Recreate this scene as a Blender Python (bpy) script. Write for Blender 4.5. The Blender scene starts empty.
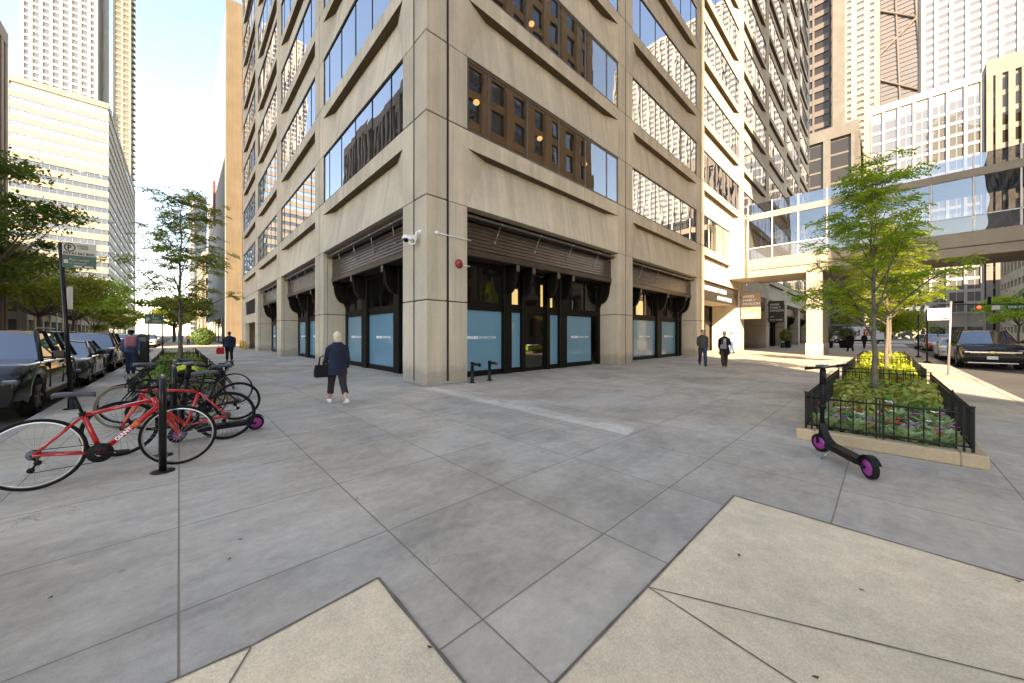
import bpy, bmesh, math, random
from mathutils import Vector, Matrix, Euler
R = math.radians
random.seed(7)
S = bpy.context.scene
COL = S.collection

# ------------------------------------------------------------------ camera, world, sun, exposure
CAM = Vector((-5.2, -9.12, 1.5))
YAW = 46.6                       # viewing direction, degrees from +X towards +Y
cd = bpy.data.cameras.new('camera'); cam = bpy.data.objects.new('camera', cd); COL.objects.link(cam)
cd.sensor_width = 36; cd.lens = 36 * 352 / 1024; cd.shift_y = -6.5 / 1024
cd.clip_start = 0.05; cd.clip_end = 5000
cam.location = CAM; cam.rotation_euler = (R(90), 0, R(YAW - 90))
S.camera = cam
SUN_EL, SUN_AZ = 28.0, math.degrees(math.atan2(-0.622, -0.783))   # azimuth of the sun in the XY plane
w = bpy.data.worlds.new('World'); S.world = w; w.use_nodes = True
nt = w.node_tree; bg = nt.nodes['Background']
sky = nt.nodes.new('ShaderNodeTexSky'); sky.sky_type = 'NISHITA'; sky.sun_disc = False
sky.sun_elevation = R(SUN_EL); sky.sun_rotation = R(90 - SUN_AZ)
sky.air_density = 1.0; sky.dust_density = 0.3; sky.ozone_density = 2.0
nt.links.new(sky.outputs[0], bg.inputs[0]); bg.inputs[1].default_value = 0.076
sd = bpy.data.lights.new('sun', 'SUN'); sun = bpy.data.objects.new('sun', sd); COL.objects.link(sun)
sd.energy = 2.0; sd.angle = R(0.5); sd.color = (1.0, 0.93, 0.82)
sdir = Vector((math.cos(R(SUN_EL)) * math.cos(R(SUN_AZ)), math.cos(R(SUN_EL)) * math.sin(R(SUN_AZ)), math.sin(R(SUN_EL))))
sun.rotation_euler = sdir.to_track_quat('Z', 'Y').to_euler(); sun.location = (0, 0, 200)
S.view_settings.view_transform = 'Standard'; S.view_settings.look = 'None'
S.view_settings.gamma = 1; S.view_settings.use_curve_mapping = False
S.view_settings.exposure = 3.2
S.view_settings.use_white_balance = True; S.view_settings.white_balance_temperature = 8900; S.view_settings.white_balance_tint = 16
S.render.engine = 'CYCLES'
S.cycles.max_bounces = 7; S.cycles.diffuse_bounces = 4; S.cycles.glossy_bounces = 4; S.cycles.transparent_max_bounces = 8
S.cycles.sample_clamp_indirect = 6
try: S.cycles.use_denoising = True
except Exception: pass

# ------------------------------------------------------------------ materials
def new_mat(name):
    m = bpy.data.materials.new(name); m.use_nodes = True
    return m, m.node_tree, m.node_tree.nodes['Principled BSDF']
def N(t, kind, **kw):
    n = t.nodes.new(kind)
    for k, v in kw.items(): setattr(n, k, v)
    return n
def math_node(t, op, a, b=None):
    n = N(t, 'ShaderNodeMath', operation=op)
    for i, v in enumerate((a, b)):
        if v is None: continue
        if isinstance(v, (int, float)): n.inputs[i].default_value = v
        else: t.links.new(v, n.inputs[i])
    return n.outputs[0]
def noise(t, vec, scale, detail=3, rough=0.55):
    n = N(t, 'ShaderNodeTexNoise'); n.inputs['Scale'].default_value = scale
    n.inputs['Detail'].default_value = detail; n.inputs['Roughness'].default_value = rough
    t.links.new(vec, n.inputs['Vector']); return n.outputs['Fac']
def ramp(t, fac, stops):
    n = N(t, 'ShaderNodeValToRGB'); e = n.color_ramp.elements
    while len(e) < len(stops): e.new(0.5)
    for i, (p, c) in enumerate(stops):
        e[i].position = p; e[i].color = (c, c, c, 1) if isinstance(c, (int, float)) else (*c, 1)
    t.links.new(fac, n.inputs[0]); return n.outputs[0]
def mixc(t, fac, a, b, mode='MIX'):
    n = N(t, 'ShaderNodeMix', data_type='RGBA', blend_type=mode)
    for idx, v in ((0, fac), (6, a), (7, b)):
        if isinstance(v, (int, float)): n.inputs[idx].default_value = v
        elif isinstance(v, tuple): n.inputs[idx].default_value = (*v, 1)
        else: t.links.new(v, n.inputs[idx])
    return n.outputs[2]
def mapping(t, vec, scale):
    n = N(t, 'ShaderNodeMapping'); n.inputs['Scale'].default_value = scale
    t.links.new(vec, n.inputs[0]); return n.outputs[0]
def mat(name, col, rough=0.6, metal=0.0, var=0.12, scale=6.0, bump=0.0, bscale=80, coat=0.0, spec=0.5):
    m, t, b = new_mat(name)
    tc = N(t, 'ShaderNodeTexCoord').outputs['Object']
    f = noise(t, tc, scale, 4)
    k = ramp(t, f, [(0.25, 1 - var), (0.75, 1 + var)])
    c = mixc(t, 1.0, col, k, 'MULTIPLY'); t.links.new(c, b.inputs['Base Color'])
    b.inputs['Roughness'].default_value = rough; b.inputs['Metallic'].default_value = metal
    b.inputs['Coat Weight'].default_value = coat; b.inputs['Coat Roughness'].default_value = 0.04
    b.inputs['Specular IOR Level'].default_value = spec
    if bump:
        bn = N(t, 'ShaderNodeBump'); bn.inputs['Strength'].default_value = bump; bn.inputs['Distance'].default_value = 0.01
        t.links.new(noise(t, tc, bscale, 3), bn.inputs['Height']); t.links.new(bn.outputs[0], b.inputs['Normal'])
    return m
def concrete(name, col, speck=0.16, streak=0.12, blotch=0.10, rough=0.85, fine=55, midv=0.05, dirt=False):
    m, t, b = new_mat(name)
    pos = N(t, 'ShaderNodeNewGeometry').outputs['Position']
    a = ramp(t, noise(t, pos, fine, 2, .7), [(0.3, 1 - speck), (0.72, 1 + speck)])
    loc = N(t, 'ShaderNodeTexCoord').outputs['Object']     # streaks run down the panel, whatever its slope
    s = ramp(t, noise(t, mapping(t, loc, (2.4, 0.3, 0.12)), 1.6, 4), [(0.34, 1 - streak), (0.62, 1.0)])
    o = ramp(t, noise(t, pos, 0.45, 4), [(0.3, 1 - blotch), (0.7, 1 + blotch)])
    warm = mixc(t, noise(t, pos, 0.9, 2), col, tuple(min(1, c * f) for c, f in zip(col, (1.05, 0.99, 0.92))))
    c = mixc(t, 1.0, mixc(t, 1.0, mixc(t, 1.0, warm, a, 'MULTIPLY'), s, 'MULTIPLY'), o, 'MULTIPLY')
    c = mixc(t, 1.0, c, ramp(t, noise(t, pos, 6, 6, .7), [(0.3, 1 - midv), (0.65, 1 + midv * .6)]), 'MULTIPLY')
    rn = N(t, 'ShaderNodeObjectInfo').outputs['Random']
    c = mixc(t, 1.0, c, ramp(t, rn, [(0, 0.96), (1, 1.04)]), 'MULTIPLY')
    if dirt:                                    # splash dirt along the foot of the wall
        sp = N(t, 'ShaderNodeSeparateXYZ'); t.links.new(pos, sp.inputs[0])
        hgt = math_node(t, 'ADD', sp.outputs[2], math_node(t, 'MULTIPLY', noise(t, pos, 3.5, 4), -0.7))
        c = mixc(t, ramp(t, hgt, [(0.0, 0.45), (0.28, 0.0)]), c, (0.20, 0.175, 0.145))
    t.links.new(c, b.inputs['Base Color']); b.inputs['Roughness'].default_value = rough
    b.inputs['Specular IOR Level'].default_value = 0.25
    bn = N(t, 'ShaderNodeBump'); bn.inputs['Strength'].default_value = 0.35; bn.inputs['Distance'].default_value = 0.006
    t.links.new(noise(t, pos, 120, 2), bn.inputs['Height']); t.links.new(bn.outputs[0], b.inputs['Normal'])
    return m
def coated_glass(name, tint, refl, body=(0.012, 0.013, 0.015), wave=0.012, wscale=0.55, clear=0.0):
    """reflective window glass with slightly wavy panes; clear > 0 lets that share of light through"""
    m, t, b = new_mat(name); out = t.nodes['Material Output']
    pos = N(t, 'ShaderNodeNewGeometry').outputs['Position']
    bn = N(t, 'ShaderNodeBump'); bn.inputs['Strength'].default_value = 1.0; bn.inputs['Distance'].default_value = wave
    t.links.new(noise(t, pos, wscale, 1), bn.inputs['Height'])
    g = N(t, 'ShaderNodeBsdfGlossy'); g.inputs['Color'].default_value = (*tint, 1); g.inputs['Roughness'].default_value = 0.004
    t.links.new(bn.outputs[0], g.inputs['Normal'])
    d = N(t, 'ShaderNodeBsdfDiffuse'); d.inputs['Color'].default_value = (*body, 1)
    base = d.outputs[0]
    if clear:
        tr = N(t, 'ShaderNodeBsdfTransparent'); tr.inputs['Color'].default_value = (0.8, 0.8, 0.78, 1)
        mx = N(t, 'ShaderNodeMixShader'); mx.inputs[0].default_value = clear
        t.links.new(base, mx.inputs[1]); t.links.new(tr.outputs[0], mx.inputs[2]); base = mx.outputs[0]
    fr = N(t, 'ShaderNodeFresnel'); fr.inputs['IOR'].default_value = 1.5
    k = math_node(t, 'MAXIMUM', fr.outputs[0], 0.0)
    k = math_node(t, 'ADD', math_node(t, 'MULTIPLY', k, 1 - refl), refl)
    mx = N(t, 'ShaderNodeMixShader'); t.links.new(k, mx.inputs[0]); t.links.new(base, mx.inputs[1]); t.links.new(g.outputs[0], mx.inputs[2])
    t.links.new(mx.outputs[0], out.inputs[0])
    return m
def leaf_mat(name, c1, c2, trans=0.45):
    m, t, b = new_mat(name); out = t.nodes['Material Output']
    geo = N(t, 'ShaderNodeNewGeometry')
    rnd = geo.outputs['Random Per Island']
    c = mixc(t, rnd, c1, c2)
    d = N(t, 'ShaderNodeBsdfDiffuse'); t.links.new(c, d.inputs[0])
    tr = N(t, 'ShaderNodeBsdfTranslucent'); t.links.new(mixc(t, 1.0, c, (1.5, 1.6, 0.7), 'MULTIPLY'), tr.inputs[0])
    g = N(t, 'ShaderNodeBsdfGlossy'); g.inputs['Roughness'].default_value = 0.45; g.inputs[0].default_value = (0.5, 0.5, 0.5, 1)
    mx = N(t, 'ShaderNodeMixShader'); mx.inputs[0].default_value = trans; t.links.new(d.outputs[0], mx.inputs[1]); t.links.new(tr.outputs[0], mx.inputs[2])
    m2 = N(t, 'ShaderNodeMixShader'); m2.inputs[0].default_value = 0.05; t.links.new(mx.outputs[0], m2.inputs[1]); t.links.new(g.outputs[0], m2.inputs[2])
    t.links.new(m2.outputs[0], out.inputs[0]); return m
def emit(name, col, k):
    m, t, b = new_mat(name); b.inputs['Base Color'].default_value = (*col, 1)
    b.inputs['Emission Color'].default_value = (*col, 1); b.inputs['Emission Strength'].default_value = k
    return m
def pavement(name, col, joint_x, joint_y, pitch, tone=0.06, stain=0.26, warmth=1.0):
    """cast concrete slabs: tooled joints, slab to slab tone, dirt stains and fine sand speckle"""
    m, t, b = new_mat(name)
    pos = N(t, 'ShaderNodeNewGeometry').outputs['Position']
    sp = N(t, 'ShaderNodeSeparateXYZ'); t.links.new(pos, sp.inputs[0])
    def axis(o, off):
        v = math_node(t, 'SUBTRACT', o, off)
        return math_node(t, 'PINGPONG', v, pitch / 2), math_node(t, 'FLOOR', math_node(t, 'DIVIDE', v, pitch))
    dx, ix = axis(sp.outputs[0], joint_x); dy, iy = axis(sp.outputs[1], joint_y)
    d = math_node(t, 'MINIMUM', dx, dy)
    jn = ramp(t, d, [(0.0025, 0.0), (0.0065, 1.0)])
    cb = N(t, 'ShaderNodeCombineXYZ'); t.links.new(ix, cb.inputs[0]); t.links.new(iy, cb.inputs[1])
    wn = N(t, 'ShaderNodeTexWhiteNoise', noise_dimensions='3D'); t.links.new(cb.outputs[0], wn.inputs['Vector'])
    slab = ramp(t, wn.outputs[0], [(0, 1 - tone), (1, 1 + tone)])
    blot = ramp(t, noise(t, pos, 0.55, 7, .65), [(0.36, 1 - stain), (0.58, 1.04)])
    brush = ramp(t, noise(t, mapping(t, pos, (1.3, 2.6, 1)), 1.5, 9, .72), [(0.3, 0.82), (0.7, 1.12)])
    sand = ramp(t, noise(t, pos, 170, 2, .8), [(0.3, 0.86), (0.7, 1.13)])
    mid = ramp(t, noise(t, pos, 11, 7, .78), [(0.3, 0.84), (0.7, 1.12)])
    hue = mixc(t, ramp(t, noise(t, pos, 0.35, 3), [(0.4, 0), (0.6, 1)]), col, tuple(c * f for c, f in zip(col, (1.04, 0.985, 0.90))))
    c = hue
    for k in (slab, blot, brush, sand, mid): c = mixc(t, 1.0, c, k, 'MULTIPLY')
    vo = N(t, 'ShaderNodeTexVoronoi', feature='F1'); vo.inputs['Scale'].default_value = 1.7; t.links.new(pos, vo.inputs['Vector'])
    sz = N(t, 'ShaderNodeSeparateColor'); t.links.new(vo.outputs['Color'], sz.inputs[0])
    rad = ramp(t, sz.outputs[0], [(0.35, 0.0), (1.0, 0.045)])
    spot = math_node(t, 'LESS_THAN', vo.outputs['Distance'], rad)
    c = mixc(t, math_node(t, 'MULTIPLY', spot, 0.42), c, tuple(x * 0.35 for x in col))
    crk = N(t, 'ShaderNodeTexVoronoi', feature='DISTANCE_TO_EDGE'); crk.inputs['Scale'].default_value = 0.28
    wv = N(t, 'ShaderNodeVectorMath', operation='ADD'); t.links.new(pos, wv.inputs[0])
    nz = N(t, 'ShaderNodeTexNoise'); nz.inputs['Scale'].default_value = 2.2; nz.inputs['Detail'].default_value = 6; t.links.new(pos, nz.inputs['Vector']); t.links.new(nz.outputs['Color'], wv.inputs[1]); t.links.new(wv.outputs[0], crk.inputs['Vector'])
    ck = math_node(t, 'MULTIPLY', math_node(t, 'LESS_THAN', crk.outputs['Distance'], 0.0011), ramp(t, noise(t, pos, 0.4, 2), [(0.52, 0), (0.60, 0.5)]))
    c = mixc(t, ck, c, tuple(x * 0.4 for x in col))
    c = mixc(t, jn, tuple(x * f for x, f in zip(col, (0.42, 0.38, 0.32))), c)
    t.links.new(c, b.inputs['Base Color']); b.inputs['Roughness'].default_value = 0.82
    b.inputs['Specular IOR Level'].default_value = 0.3
    h = math_node(t, 'ADD', math_node(t, 'MULTIPLY', jn, 1.0), math_node(t, 'MULTIPLY', noise(t, pos, 140, 2), 0.3))
    bn = N(t, 'ShaderNodeBump'); bn.inputs['Strength'].default_value = 0.5; bn.inputs['Distance'].default_value = 0.006
    t.links.new(h, bn.inputs['Height']); t.links.new(bn.outputs[0], b.inputs['Normal'])
    return m

M = {}
M['facade'] = concrete('beige_aggregate_concrete', (0.60, 0.53, 0.425), streak=0.20, blotch=0.13, dirt=True)
M['groove'] = mat('dark_joint', (0.03, 0.027, 0.024), 0.9)
M['core'] = mat('dark_interior', (0.035, 0.032, 0.03), 0.9)
M['win'] = coated_glass('mirror_window_glass', (0.80, 0.84, 0.90), 0.55, wave=0.004)
M['win_brown'] = coated_glass('bronze_window_glass', (0.72, 0.70, 0.68), 0.50, clear=0.75, wave=0.004)
M['shop_glass'] = coated_glass('shop_glass', (0.62, 0.62, 0.62), 0.10, clear=0.8, wave=0.004)
M['bronze'] = mat('dark_bronze_frame', (0.009, 0.0075, 0.006), 0.42, 0.0, spec=0.15)
M['alu'] = mat('anodised_frame', (0.16, 0.14, 0.12), 0.4, 0.6)
M['fascia'] = mat('brushed_bronze_fascia', (0.155, 0.13, 0.105), 0.30, 0.75, scale=2)
M['scoop'] = mat('shade_toned_soffit', (0.10, 0.072, 0.04), 0.9, var=0.25, scale=2)  # dark tone puts the shade of the recess into the soffit colour
M['blue'] = mat('blue_window_vinyl', (0.12, 0.29, 0.40), 0.22, 0, var=0.05, scale=1.2, coat=0.6)
M['white_ink'] = mat('white_lettering', (0.82, 0.84, 0.86), 0.5, var=0.02)
M['concrete_tan'] = mat('tan_sign_face', (0.33, 0.25, 0.18), 0.5, var=0.05)
M['sign_dark'] = mat('dark_sign_face', (0.055, 0.042, 0.03), 0.5, var=0.05)
M['black'] = mat('black_paint', (0.008, 0.008, 0.009), 0.38, var=0.1, spec=0.2)
M['blackmetal'] = mat('black_enamel_steel', (0.007, 0.007, 0.008), 0.3, 0.0, spec=0.3)
M['rubber'] = mat('tyre_rubber', (0.011, 0.011, 0.011), 0.75, bump=0.3, bscale=60, spec=0.15)
M['tan_rubber'] = mat('tan_wall_tyre', (0.15, 0.10, 0.055), 0.8)
M['plastic'] = mat('black_plastic', (0.010, 0.010, 0.011), 0.5, spec=0.18)
M['greyplastic'] = mat('grey_plastic', (0.12, 0.12, 0.13), 0.5)
M['chrome'] = mat('polished_metal', (0.7, 0.7, 0.7), 0.18, 1.0, var=0.03)
M['steel'] = mat('galvanised_steel', (0.42, 0.42, 0.42), 0.42, 0.8)
M['alloy'] = mat('grey_alloy', (0.40, 0.41, 0.42), 0.3, 0.9)
M['white_paint'] = mat('white_painted_metal', (0.78, 0.78, 0.77), 0.4, var=0.04)
M['red'] = mat('glossy_red_frame', (0.55, 0.012, 0.014), 0.25, 0.0, var=0.05, coat=0.8)
M['red2'] = mat('bright_red_frame', (0.62, 0.018, 0.02), 0.3, 0.0, var=0.05, coat=0.6)
M['alarm'] = mat('faded_red_enamel', (0.30, 0.03, 0.04), 0.45)
M['orange'] = mat('orange_tape', (0.7, 0.14, 0.03), 0.5)
M['magenta'] = mat('magenta_hub', (0.33, 0.03, 0.24), 0.4, coat=0.3)
M['neon'] = mat('neon_yellow', (0.62, 0.78, 0.03), 0.5)
M['saddle'] = mat('grey_saddle_vinyl', (0.075, 0.082, 0.10), 0.5)
M['saddle2'] = mat('navy_saddle_vinyl', (0.05, 0.065, 0.10), 0.45)
M['asphalt'] = mat('asphalt', (0.062, 0.060, 0.058), 0.9, var=0.3, scale=0.6, bump=0.5, bscale=60)
M['kerb'] = concrete('kerb_concrete', (0.36, 0.34, 0.31), blotch=0.2)
M['side_l'] = pavement('grey_pavement', (0.485, 0.440, 0.372), -5.2, -6.5, 1.165)
M['ramp'] = concrete('tan_aggregate_paving', (0.76, 0.635, 0.455), speck=0.17, streak=0.04, blotch=0.16, fine=115, midv=0.14)
M['seam'] = mat('dark_seam', (0.15, 0.125, 0.10), 0.9, var=0.4, scale=8)
M['strip'] = pavement('pale_strip_surface', (0.72, 0.675, 0.595), -50.2, -40.4, 90, tone=0.0, stain=0.3)
def fading_edge(m, x0, x1):  # lets the pale colour of the strip fade out along x
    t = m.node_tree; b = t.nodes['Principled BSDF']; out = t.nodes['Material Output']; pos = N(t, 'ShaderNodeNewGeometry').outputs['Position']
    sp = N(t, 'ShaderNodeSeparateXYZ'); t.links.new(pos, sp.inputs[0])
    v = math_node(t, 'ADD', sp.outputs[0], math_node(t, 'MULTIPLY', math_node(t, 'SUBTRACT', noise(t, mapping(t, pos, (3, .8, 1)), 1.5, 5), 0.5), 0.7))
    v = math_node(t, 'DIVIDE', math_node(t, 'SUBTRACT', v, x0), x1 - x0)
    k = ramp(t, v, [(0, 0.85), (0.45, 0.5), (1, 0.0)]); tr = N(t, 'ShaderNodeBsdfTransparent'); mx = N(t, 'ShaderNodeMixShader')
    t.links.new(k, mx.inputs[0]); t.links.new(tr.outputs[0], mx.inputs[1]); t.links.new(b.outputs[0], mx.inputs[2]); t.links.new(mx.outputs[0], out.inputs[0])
fading_edge(M['strip'], -0.1, 0.62)
M['yellow_line'] = mat('yellow_road_paint', (0.62, 0.40, 0.05), 0.7, var=0.3)
M['white_line'] = mat('white_road_paint', (0.6, 0.6, 0.58), 0.7, var=0.3)
M['stone_kerb'] = concrete('planter_stone', (0.42, 0.325, 0.215), speck=0.1, blotch=0.16)
M['soil'] = mat('dark_soil', (0.04, 0.03, 0.022), 0.95, var=0.4, bump=0.8, bscale=30)
M['bark'] = mat('grey_bark', (0.13, 0.105, 0.08), 0.9, var=0.35, scale=14, bump=0.9, bscale=40)
M['leaf_a'] = leaf_mat('locust_leaves', (0.17, 0.28, 0.035), (0.37, 0.45, 0.065), 0.5)
M['leaf_b'] = leaf_mat('sunlit_yellow_leaves', (0.16, 0.23, 0.025), (0.30, 0.33, 0.035), 0.5)
M['leaf_c'] = leaf_mat('dark_tree_leaves', (0.055, 0.105, 0.022), (0.13, 0.19, 0.04), 0.4)
M['leaf_d'] = leaf_mat('olive_tree_leaves', (0.13, 0.17, 0.03), (0.29, 0.29, 0.06), 0.5)
M['leaf_sage'] = leaf_mat('sage_leaves', (0.20, 0.31, 0.13), (0.38, 0.46, 0.24), 0.2)
M['leaf_lime'] = leaf_mat('chartreuse_leaves', (0.30, 0.36, 0.035), (0.46, 0.48, 0.06), 0.3)
M['leaf_gold'] = leaf_mat('gold_green_leaves', (0.26, 0.30, 0.06), (0.48, 0.46, 0.14), 0.3)
M['leaf_mid'] = leaf_mat('mid_green_leaves', (0.09, 0.19, 0.03), (0.20, 0.32, 0.07), 0.3)
M['petal_red'] = mat('red_petals', (0.62, 0.02, 0.03), 0.6)
M['petal_pink'] = mat('violet_petals', (0.42, 0.07, 0.42), 0.6)
M['petal_white'] = mat('white_petals', (0.8, 0.78, 0.75), 0.6)
M['skin'] = mat('skin', (0.48, 0.29, 0.21), 0.55, var=0.06)
M['skin_dark'] = mat('brown_skin', (0.16, 0.085, 0.055), 0.55, var=0.06)
M['eye'] = mat('dark_eye', (0.02, 0.015, 0.012), 0.3)
M['lamp_warm'] = emit('lit_lamp', (1.0, 0.66, 0.28), 0.35)
M['panel_lit'] = emit('lit_ceiling_panel', (0.95, 0.80, 0.38), 0.16)
M['red_light'] = emit('red_signal_light', (1.0, 0.06, 0.04), 0.6)
M['dark_glass_car'] = coated_glass('car_glass', (0.85, 0.88, 0.92), 0.26, body=(0.01, 0.011, 0.012), wave=0.0)
M['green_sign'] = mat('green_sign_face', (0.015, 0.16, 0.10), 0.4, var=0.04)
M['pay_green'] = mat('dark_green_sign_face', (0.02, 0.085, 0.06), 0.45, var=0.1)
M['sign_white'] = mat('cream_sign_face', (0.52, 0.50, 0.42), 0.45, var=0.05)
M['sign_red'] = mat('red_sign_ink', (0.6, 0.04, 0.03), 0.45)
M['sign_back'] = mat('sign_aluminium', (0.45, 0.44, 0.43), 0.4, 0.5)
M['boxwood'] = leaf_mat('boxwood_leaves', (0.05, 0.11, 0.02), (0.10, 0.17, 0.035), 0.3)
def paint(name, col, metal=0.3):
    return mat(name, col, 0.28, metal, var=0.02, coat=1.0, spec=0.15)
def cloth(name, col): return mat(name, col, 0.85, var=0.18, scale=9, bump=0.4, bscale=40, spec=0.2)

# ------------------------------------------------------------------ mesh helpers
class MB:
    def __init__(s): s.v = []; s.f = []; s.mi = []; s.sm = []; s.cur = 0
    def add(s, vs, fs, smooth=False):
        o = len(s.v); s.v += [tuple(p) for p in vs]
        for f in fs: s.f.append(tuple(i + o for i in f)); s.mi.append(s.cur); s.sm.append(smooth)
        return s
    def box(s, x0, x1, y0, y1, z0, z1):
        return s.add([(x0, y0, z0), (x1, y0, z0), (x1, y1, z0), (x0, y1, z0), (x0, y0, z1), (x1, y0, z1), (x1, y1, z1), (x0, y1, z1)],
                     [(0, 3, 2, 1), (4, 5, 6, 7), (0, 1, 5, 4), (1, 2, 6, 5), (2, 3, 7, 6), (3, 0, 4, 7)])
    def cbox(s, x0, x1, y0, y1, z0, z1, c=0.01):
        """box with chamfered edges"""
        bm = bmesh.new(); bmesh.ops.create_cube(bm, size=1)
        for v in bm.verts:
            v.co = Vector((x0 if v.co.x < 0 else x1, y0 if v.co.y < 0 else y1, z0 if v.co.z < 0 else z1))
        bmesh.ops.bevel(bm, geom=bm.edges[:], offset=c, segments=1, affect='EDGES', profile=0.5)
        bm.verts.ensure_lookup_table(); bm.verts.index_update()
        vs = [v.co.copy() for v in bm.verts]; fs = [[v.index for v in f.verts] for f in bm.faces]; bm.free()
        return s.add(vs, fs)
    def quad(s, a, b, c, d): return s.add([a, b, c, d], [(0, 1, 2, 3)])
    def prism(s, pts, d, axis='y', o=0.0):
        """polygon in two axes, extruded along the third from o to o+d"""
        n = len(pts)
        def P(p, t):
            if axis == 'y': return (p[0], t, p[1])
            if axis == 'x': return (t, p[0], p[1])
            return (p[0], p[1], t)
        vs = [P(p, o) for p in pts] + [P(p, o + d) for p in pts]
        fs = [tuple(range(n))[::-1], tuple(range(n, 2 * n))] + [(i, (i + 1) % n, n + (i + 1) % n, n + i) for i in range(n)]
        return s.add(vs, fs)
    def tube(s, pts, r, seg=8, cap=True, closed=False):
        pts = [Vector(p) for p in pts]; n = len(pts)
        rr = r if isinstance(r, (list, tuple)) else [r] * n
        vs = []; up = None
        for i, p in enumerate(pts):
            if closed: d = pts[(i + 1) % n] - pts[i - 1]
            else: d = pts[min(i + 1, n - 1)] - pts[max(i - 1, 0)]
            if d.length < 1e-9: d = Vector((0, 0, 1))
            d.normalize()
            if up is None:
                up = Vector((0, 0, 1)) if abs(d.z) < 0.9 else Vector((1, 0, 0))
            a = up - d * up.dot(d)
            if a.length < 1e-6: a = d.orthogonal()
            a.normalize(); b = d.cross(a); up = a
            for k in range(seg):
                t = 2 * math.pi * k / seg
                vs.append(p + (a * math.cos(t) + b * math.sin(t)) * rr[i])
        fs = []
        for i in range(n if closed else n - 1):
            j = (i + 1) % n
            for k in range(seg):
                fs.append((i * seg + k, i * seg + (k + 1) % seg, j * seg + (k + 1) % seg, j * seg + k))
        s.add(vs, fs, True)
        if cap and not closed:
            o = len(s.v) - n * seg
            s.f.append(tuple(o + k for k in range(seg))[::-1]); s.mi.append(s.cur); s.sm.append(False)
            s.f.append(tuple(o + (n - 1) * seg + k for k in range(seg))); s.mi.append(s.cur); s.sm.append(False)
        return s
    def lathe(s, prof, seg=24, axis='z', c=(0, 0, 0)):
        """profile of (radius, height) turned about an axis through c"""
        n = len(prof); vs = []
        for k in range(seg):
            t = 2 * math.pi * k / seg; ct, st = math.cos(t), math.sin(t)
            for r, h in prof:
                p = (r * ct, r * st, h) if axis == 'z' else ((r * ct, h, r * st) if axis == 'y' else (h, r * ct, r * st))
                vs.append((p[0] + c[0], p[1] + c[1], p[2] + c[2]))
        fs = [(k * n + i, ((k + 1) % seg) * n + i, ((k + 1) % seg) * n + i + 1, k * n + i + 1) for k in range(seg) for i in range(n - 1)]
        return s.add(vs, fs, True)
    def ell(s, c, r, seg=14, rings=9):
        prof = [(max(1e-4, math.sin(math.pi * i / rings)), -math.cos(math.pi * i / rings)) for i in range(rings + 1)]
        o = len(s.v); s.lathe(prof, seg)
        for i in range(o, len(s.v)):
            x, y, z = s.v[i]; s.v[i] = (c[0] + x * r[0], c[1] + y * r[1], c[2] + z * r[2])
        return s
    def loft(s, rings, cap=True, smooth=True):
        """rings: equal-length lists of points"""
        n = len(rings[0]); vs = [p for r in rings for p in r]
        fs = [(i * n + k, i * n + (k + 1) % n, (i + 1) * n + (k + 1) % n, (i + 1) * n + k) for i in range(len(rings) - 1) for k in range(n)]
        s.add(vs, fs, smooth)
        if cap:
            o = len(s.v) - len(vs)
            for idx in (range(n - 1, -1, -1), range((len(rings) - 1) * n, len(rings) * n)):
                s.f.append(tuple(o + k for k in idx)); s.mi.append(s.cur); s.sm.append(False)
        return s
    def xform(s, mtx, start=0):
        for i in range(start, len(s.v)): s.v[i] = tuple(mtx @ Vector(s.v[i]))
        return s
    def mesh(s, name, mats):
        me = bpy.data.meshes.new(name); me.from_pydata(s.v, [], s.f)
        for m in (mats if isinstance(mats, (list, tuple)) else [mats]): me.materials.append(m)
        me.polygons.foreach_set('material_index', s.mi); me.polygons.foreach_set('use_smooth', s.sm)
        me.update(); return me
    def build(s, name, mats, parent=None, loc=None, rz=0.0):
        return link(name, s.mesh(name, mats), parent, loc, rz)
def link(name, me, parent=None, loc=None, rz=0.0):
    o = bpy.data.objects.new(name, me); COL.objects.link(o)
    if parent is not None: o.parent = parent
    if loc is not None: o.location = loc
    if rz: o.rotation_euler = (0, 0, rz)
    return o
def tag(o, label=None, cat=None, group=None, kind=None):
    if label: o['label'] = label
    if cat: o['category'] = cat
    if group: o['group'] = group
    if kind: o['kind'] = kind
    return o
def thing(name, label, cat, loc=(0, 0, 0), rz=0.0, group=None):
    o = bpy.data.objects.new(name, None); COL.objects.link(o); o.location = loc; o.rotation_euler = (0, 0, rz)
    o.empty_display_size = 0.2
    return tag(o, label, cat, group)
def copy_tree(o, parent=None):
    c = o.copy(); COL.objects.link(c)
    if parent is not None: c.parent = parent
    for ch in list(o.children): copy_tree(ch, c)
    return c
def struct(name, mb, m): return tag(mb.build(name, m), kind='structure')
def arc(c, r, a0, a1, n): return [(c[0] + r * math.cos(R(a0 + (a1 - a0) * i / n)), c[1] + r * math.sin(R(a0 + (a1 - a0) * i / n))) for i in range(n + 1)]
def text(body, size, m, parent, loc, rot, name='lettering', align='LEFT', depth=0.004, bold=0.0, sx=1.0):
    cu = bpy.data.curves.new(name, 'FONT'); cu.body = body; cu.size = size; cu.align_x = align; cu.extrude = depth; cu.offset = bold
    cu.space_line = 1.0
    tmp = bpy.data.objects.new('tmp', cu); COL.objects.link(tmp)
    bpy.context.view_layer.update(); dg = bpy.context.evaluated_depsgraph_get()
    me = bpy.data.meshes.new_from_object(tmp.evaluated_get(dg)); me.materials.clear(); me.materials.append(m)
    bpy.data.objects.remove(tmp); bpy.data.curves.remove(cu); me.name = name
    o = link(name, me, parent); o.location = loc; o.rotation_euler = rot; o.scale = (sx, 1, 1)
    return o
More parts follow.
